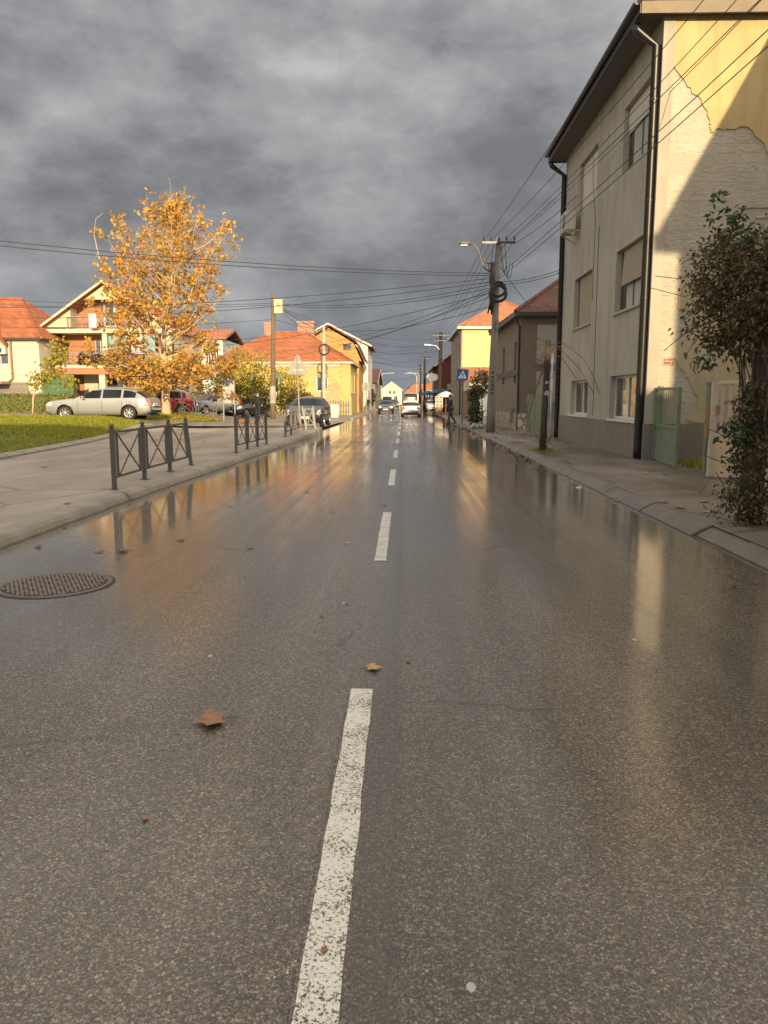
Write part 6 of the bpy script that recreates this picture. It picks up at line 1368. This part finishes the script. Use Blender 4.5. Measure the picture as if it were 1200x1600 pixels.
small = {11, 12, 13, 14, 15, 16, 17, 18, 5, 10}
for i, (x, y) in enumerate(RD): fallen(x, y, .005, .035 if i in small else U(.08, .15), R.choice(['dleaf', 'dleaf', 'plantain']) if i != 8 else 'yleaf', 'small dark wet leaf stuck to the road', 'fallen leaves on the road', 20 + i, U(.5, 1))
for i in range(34):
    y = 18 + 28 * R.random(); fallen(3.28 - abs(R.gauss(0, .22)), y, .005, U(.1, .18), R.choice(['dleaf', 'plantain', 'yleaf']), 'wet leaf lying in the right gutter', 'fallen leaves in the right gutter', 60 + i, U(.5, 1))
SD = [(-7.76, 16.38), (-4.75, 10.62), (3.9, 18.02), (4.8, 15.26), (5.09, 15.01), (3.72, 10.97), (3.75, 10.38), (4.31, 10.99), (5.46, 13.33), (3.95, 10.03), (-8.28, 22.91), (-8.68, 21.47), (-6.87, 26.43)]
for i, (x, y) in enumerate(SD):
    if x < 0: fallen(x, y, .135, U(.1, .16), 'dleaf', 'brown leaf on the left pavement', 'fallen leaves on the left pavement', 120 + i)
    else: fallen(x, y, .138, U(.13, .2), R.choice(['plantain', 'plantain', 'yleaf']), 'curled brown leaf on the right pavement', 'fallen leaves on the right pavement', 120 + i, .7)
for i, (x, y, s) in enumerate([(-1.21, 4.61, .016), (.19, 1.9, .014), (3.19, 13.96, .06), (-.47, 5.9, .014), (1.55, 5.01, .016)]):
    mb = MB(); mb.loft([[(x + s * k * math.cos(t) * U(.7, 1.2), y + s * k * 1.5 * math.sin(t), h * s) for t in [q * .9 for q in range(7)]] for k, h in ((1, 0), (.9, .25), (.4, .4))]); single(mb.build('white_scrap', M['plastic_white']), 'tiny white scrap lying on the wet road', 'scrap', 'white scraps on the road')

# ------------------------------------------------------------------ people
def skin_mesh(name, joints, edges, mat, parent, root=0, sub=2):
    me = bpy.data.meshes.new(name); me.from_pydata([j[:3] for j in joints], edges, []); o = bpy.data.objects.new(name, me); COL.objects.link(o)
    md = o.modifiers.new('skin', 'SKIN'); md.use_smooth_shade = True
    for v, j in zip(me.skin_vertices[0].data, joints): v.radius = (j[3], j[4] if len(j) > 4 else j[3]); v.use_root = False
    me.skin_vertices[0].data[root].use_root = True
    s = o.modifiers.new('sub', 'SUBSURF'); s.levels = sub; s.render_levels = sub
    dg = bpy.context.evaluated_depsgraph_get(); m2 = bpy.data.meshes.new_from_object(o.evaluated_get(dg)); bpy.data.objects.remove(o)
    m2.name = name; m2.materials.clear(); m2.materials.append(M[mat])
    for p in m2.polygons: p.use_smooth = True
    q = bpy.data.objects.new(name, m2); COL.objects.link(q); q.parent = parent; return q
def person(label, loc, rz, stride=.0, h=1.72, coat='coat', legs='jeans', arms=None, lean=0.0):
    r = thing('person', label, 'person', loc, None, rz); k = h / 1.75; r.scale = (k, k, k)
    S = stride; ln = lean
    J = {'pel': (0, 0, .95, .115, .09), 'spi': (0, -ln * .3, 1.14, .12, .09), 'che': (0, -ln * .7, 1.33, .14, .10), 'nek': (0, -ln, 1.48, .055), 'chin': (0, -ln - .03, 1.56, .06, .065), 'hed': (0, -ln - .02, 1.635, .075, .09), 'crn': (0, -ln - .01, 1.71, .06, .07), 'nos': (0, -ln - .115, 1.615, .014)}
    for s, n in ((1, 'L'), (-1, 'R')):
        f = S * s
        J['sh' + n] = (.17 * s, -ln * .8, 1.40, .06); A = arms.get(n) if arms else None
        J['el' + n] = A[0] if A else (.225 * s, f * .45 - ln * .6, 1.13, .042); J['wr' + n] = A[1] if A else (.235 * s, f * .6 - .07 - ln * .6, .90, .03)
        e, w = Vector(J['el' + n][:3]), Vector(J['wr' + n][:3]); d = (w - e).normalized(); sd = d.cross(Vector((0, 1, 0)) if abs(d.y) < .8 else Vector((1, 0, 0))).normalized()
        J['wr' + n] = (*w, .03); J['el' + n] = (*e, .042); pm = w + d * .075; J['pa' + n] = (*pm, .034, .022)
        for q, (off, ln_, rd) in enumerate(((-.027, .075, .0085), (-.009, .085, .009), (.009, .08, .0085), (.026, .062, .0075))):
            b = pm + sd * off + d * .02; m_ = b + d * ln_ * .55; t = m_ + d * ln_ * .4 + Vector((0, -.018, 0)); J[f'f{q}a{n}'] = (*b, rd * 1.1); J[f'f{q}b{n}'] = (*m_, rd); J[f'f{q}c{n}'] = (*t, rd * .85)
        tb = w + d * .03 + Vector((0, -.035, 0)); J['t0' + n] = (*tb, .011); J['t1' + n] = (*(tb + d * .045 + Vector((0, -.02, 0))), .009)
        J['hip' + n] = (.09 * s, 0, .90, .085); J['kn' + n] = (.095 * s, -abs(f) * .15 - f * .45, .50, .058); ay = -f * .95 + (.1 if f < 0 else 0)
        J['an' + n] = (.095 * s, ay + .02, .09 + (.10 * abs(S) * 2 if f < 0 else 0), .04); J['to' + n] = (.1 * s, ay - .14, .035 + (.0 if f < 0 else .0), .032)
    names = list(J); ix = {n: i for i, n in enumerate(names)}
    E = [('pel', 'spi'), ('spi', 'che'), ('che', 'nek'), ('nek', 'chin'), ('chin', 'hed'), ('hed', 'crn'), ('hed', 'nos')]
    for n in 'LR':
        E += [('che', 'sh' + n), ('sh' + n, 'el' + n), ('el' + n, 'wr' + n), ('wr' + n, 'pa' + n), ('wr' + n, 't0' + n), ('t0' + n, 't1' + n), ('pel', 'hip' + n), ('hip' + n, 'kn' + n), ('kn' + n, 'an' + n), ('an' + n, 'to' + n)]
        for q in range(4): E += [('pa' + n, f'f{q}a{n}'), (f'f{q}a{n}', f'f{q}b{n}'), (f'f{q}b{n}', f'f{q}c{n}')]
    skin_mesh('body', [J[n] for n in names], [(ix[a], ix[b]) for a, b in E], 'skin', r)
    def garment(nm, keys, add, mat):
        kk = [q for q in names if q in keys]; m = {n: i for i, n in enumerate(kk)}; rt = m.get('pel', 0)
        skin_mesh(nm, [(*J[n][:3], J[n][3] + add, (J[n][4] if len(J[n]) > 4 else J[n][3]) + add) for n in kk], [(m[a], m[b]) for a, b in E if a in m and b in m], mat, r, rt)
    garment('jacket', {'pel', 'spi', 'che', 'shL', 'shR', 'elL', 'elR', 'wrL', 'wrR', 'hipL', 'hipR'}, .028, coat)
    garment('trousers', {'pel', 'hipL', 'hipR', 'knL', 'knR', 'anL', 'anR'}, .016, legs)
    for n in 'LR':
        mb = MB(); a, t = Vector(J['an' + n][:3]), Vector(J['to' + n][:3]); z0 = min(t.z, a.z - .06) - .03
        mb.loft([[(p[0] + w * math.cos(q), p[1], p[2] + hh * math.sin(q)) for q in [i * .785 for i in range(8)]] for p, w, hh in (((a.x, a.y + .07, a.z - .045), .035, .035), ((a.x, a.y, a.z - .02), .05, .065), ((a.x, a.y - .09, (a.z + t.z) / 2 - .02), .052, .045), ((t.x, t.y - .02, t.z + .005), .045, .035), ((t.x, t.y - .05, t.z), .02, .02))]); mb.build('shoe', M['shoe'], r, True)
    mb = MB(); hx = J['hed']
    rings = []
    for i in range(7):
        t = -.35 + i * (math.pi / 2 + .35) / 6; rr = math.cos(t); rings.append([(hx[0] + .092 * rr * math.cos(q), hx[1] + .025 + .105 * rr * math.sin(q), hx[2] + .02 + .115 * math.sin(t)) for q in [j * math.pi / 6 for j in range(12)]])
    mb.loft(rings, 0, True); mb.build('hair', M['hair'], r, True)
    mb = MB()
    for s in (1, -1):
        mb.lathe([(0, -.108), (.012, -.106), (.013, -.09)], (hx[0] + s * .032, hx[1], hx[2] + .005), 8, 0, 'y')
    mb.box(-.025, .025, hx[1] - .103, hx[1] - .09, hx[2] - .062, hx[2] - .054); mb.build('face_features', M['hair'], r)
    return r
person('person in a dark jacket and dark trousers striding along the right pavement', (2.95, 48.6, .02), rad(-80), .19, 1.84, 'coat', 'jeans', {'L': ((.24, -.08, 1.14), (.2, -.27, 1.12)), 'R': ((-.22, .1, 1.14), (-.2, .02, .92))}, .05)
person('person in a dark coat seen from behind beside the wooden pole on the left', (-9.55, 50.5, .34), rad(180), .04, 1.78, 'coat', 'coat')
person('person in dark clothes standing by the grey house on the left pavement', (-4.25, 92, .12), rad(20), .08, 1.7, 'coat', 'jeans')
person('distant dark figure at the end of the grey house wall', (-3.9, 131, .12), rad(0), .12, 1.7, 'coat', 'coat')
person('distant dark figure near the third utility pole on the right', (4.0, 108, .1), rad(170), .15, 1.7, 'coat', 'jeans')
person('distant grey figure on the right pavement beyond the second utility pole', (2.95, 102, .1), rad(0), .15, 1.7, 'grey_cloth', 'jeans')

# ------------------------------------------------------------------ light, sky, camera
sun = bpy.data.lights.new('sun', 'SUN'); sun.energy = 4.8; sun.angle = rad(.53); sun.color = (1.0, .765, .45)
so = bpy.data.objects.new('sun', sun); COL.objects.link(so)
d = Vector((math.sin(SUN_AZ) * math.cos(SUN_EL), -math.cos(SUN_AZ) * math.cos(SUN_EL), math.sin(SUN_EL)))
so.rotation_euler = d.to_track_quat('Z', 'Y').to_euler(); so.location = (0, -20, 40)
wd = bpy.data.worlds.new('World'); scn.world = wd; wd.use_nodes = True; nt = wd.node_tree
bgn = nt.nodes['Background']; sky = nd(nt, 'ShaderNodeTexSky', sky_type='NISHITA'); sky.sun_disc = False; sky.sun_elevation = SUN_EL; sky.sun_rotation = math.pi - SUN_AZ; sky.dust_density = 2.0
D = nd(nt, 'ShaderNodeTexCoord').outputs['Generated']; sp_ = nd(nt, 'ShaderNodeSeparateXYZ'); lk(nt, D, sp_.inputs[0]); dx, dy, dz = sp_.outputs
OFF = (5.5, 5.1, 8.8)
ofn = nd(nt, 'ShaderNodeVectorMath', operation='ADD'); lk(nt, scaled(nt, D, (2.3, 2.3, 5.2)), ofn.inputs[0]); ofn.inputs[1].default_value = OFF; CL = ofn.outputs[0]; CF = scaled(nt, D, (3.2, 3.2, 5.0))
warp = nd(nt, 'ShaderNodeTexNoise'); warp.inputs['Scale'].default_value = 1.1; warp.inputs['Detail'].default_value = 3; lk(nt, CL, warp.inputs['Vector'])
wv = nd(nt, 'ShaderNodeVectorMath', operation='MULTIPLY_ADD'); lk(nt, warp.outputs[1], wv.inputs[0]); wv.inputs[1].default_value = (.32, .32, .45); lk(nt, CL, wv.inputs[2]); CW = wv.outputs[0]
n1 = noise(nt, CW, 1.25, 8, .56, .05); n2 = noise(nt, CW, .6, 3, .5); n3 = noise(nt, CF, 3.4, 6, .6)
cv = math_(nt, 'ADD', math_(nt, 'MULTIPLY', n1, .50), math_(nt, 'ADD', math_(nt, 'MULTIPLY', n2, .27), math_(nt, 'MULTIPLY', n3, .23)))
cv = math_(nt, 'ADD', cv, math_(nt, 'MULTIPLY', dx, .06))
cc = ramp(nt, cv, [(.41, (.125, .129, .139)), (.45, (.158, .162, .172)), (.495, (.21, .214, .222)), (.545, (.27, .272, .276)), (.595, (.345, .347, .35)), (.66, (.47, .47, .465))])
low = ramp(nt, dz, [(.0, 1.0), (.17, 0.0)])
cc = mixc(nt, math_(nt, 'MULTIPLY', low, .62), cc, (.155, .174, .20))
up = ramp(nt, dz, [(.42, 0.0), (.80, 1.0)])
bk_ = ramp(nt, dy, [(.0, 1.0), (.55, 0.0)])           # thinner, sunlit cloud overhead and towards the sun
amt = math_(nt, 'MAXIMUM', up, bk_)
bright = mixc(nt, ramp(nt, cv, [(.4, 0.0), (.62, 1.0)]), (1.0, .94, .84), (1.75, 1.57, 1.30))
cc = mixc(nt, amt, cc, bright)
open_ = math_(nt, 'MULTIPLY', amt, ramp(nt, cv, [(.44, .7), (.56, 0.0)]))
skyc = mixc(nt, 1.0, sky.outputs[0], (1, 1, 1), 'MULTIPLY')
cc10 = nd(nt, 'ShaderNodeVectorMath', operation='SCALE'); lk(nt, cc, cc10.inputs[0]); cc10.inputs['Scale'].default_value = 10.9
lk(nt, mixc(nt, open_, cc10.outputs[0], skyc), bgn.inputs[0]); bgn.inputs[1].default_value = .1
cam = bpy.data.cameras.new('camera'); co = bpy.data.objects.new('camera', cam); COL.objects.link(co)
cam.sensor_fit = 'VERTICAL'; cam.sensor_height = 36; cam.lens = 27.0; cam.clip_start = .05; cam.clip_end = 6000
pitch = math.atan(177 / 1200); co.location = (0, 0, 1.6); co.rotation_euler = (math.pi / 2 - pitch, 0, math.atan(31 / 1200 * math.cos(pitch))); scn.camera = co
vs = scn.view_settings; vs.view_transform = 'Standard'; vs.look = 'None'; vs.exposure = 0.5; vs.gamma = 1.0; vs.use_curve_mapping = False
scn.cycles.use_denoising = True; scn.cycles.max_bounces = 6; scn.cycles.sample_clamp_indirect = 8
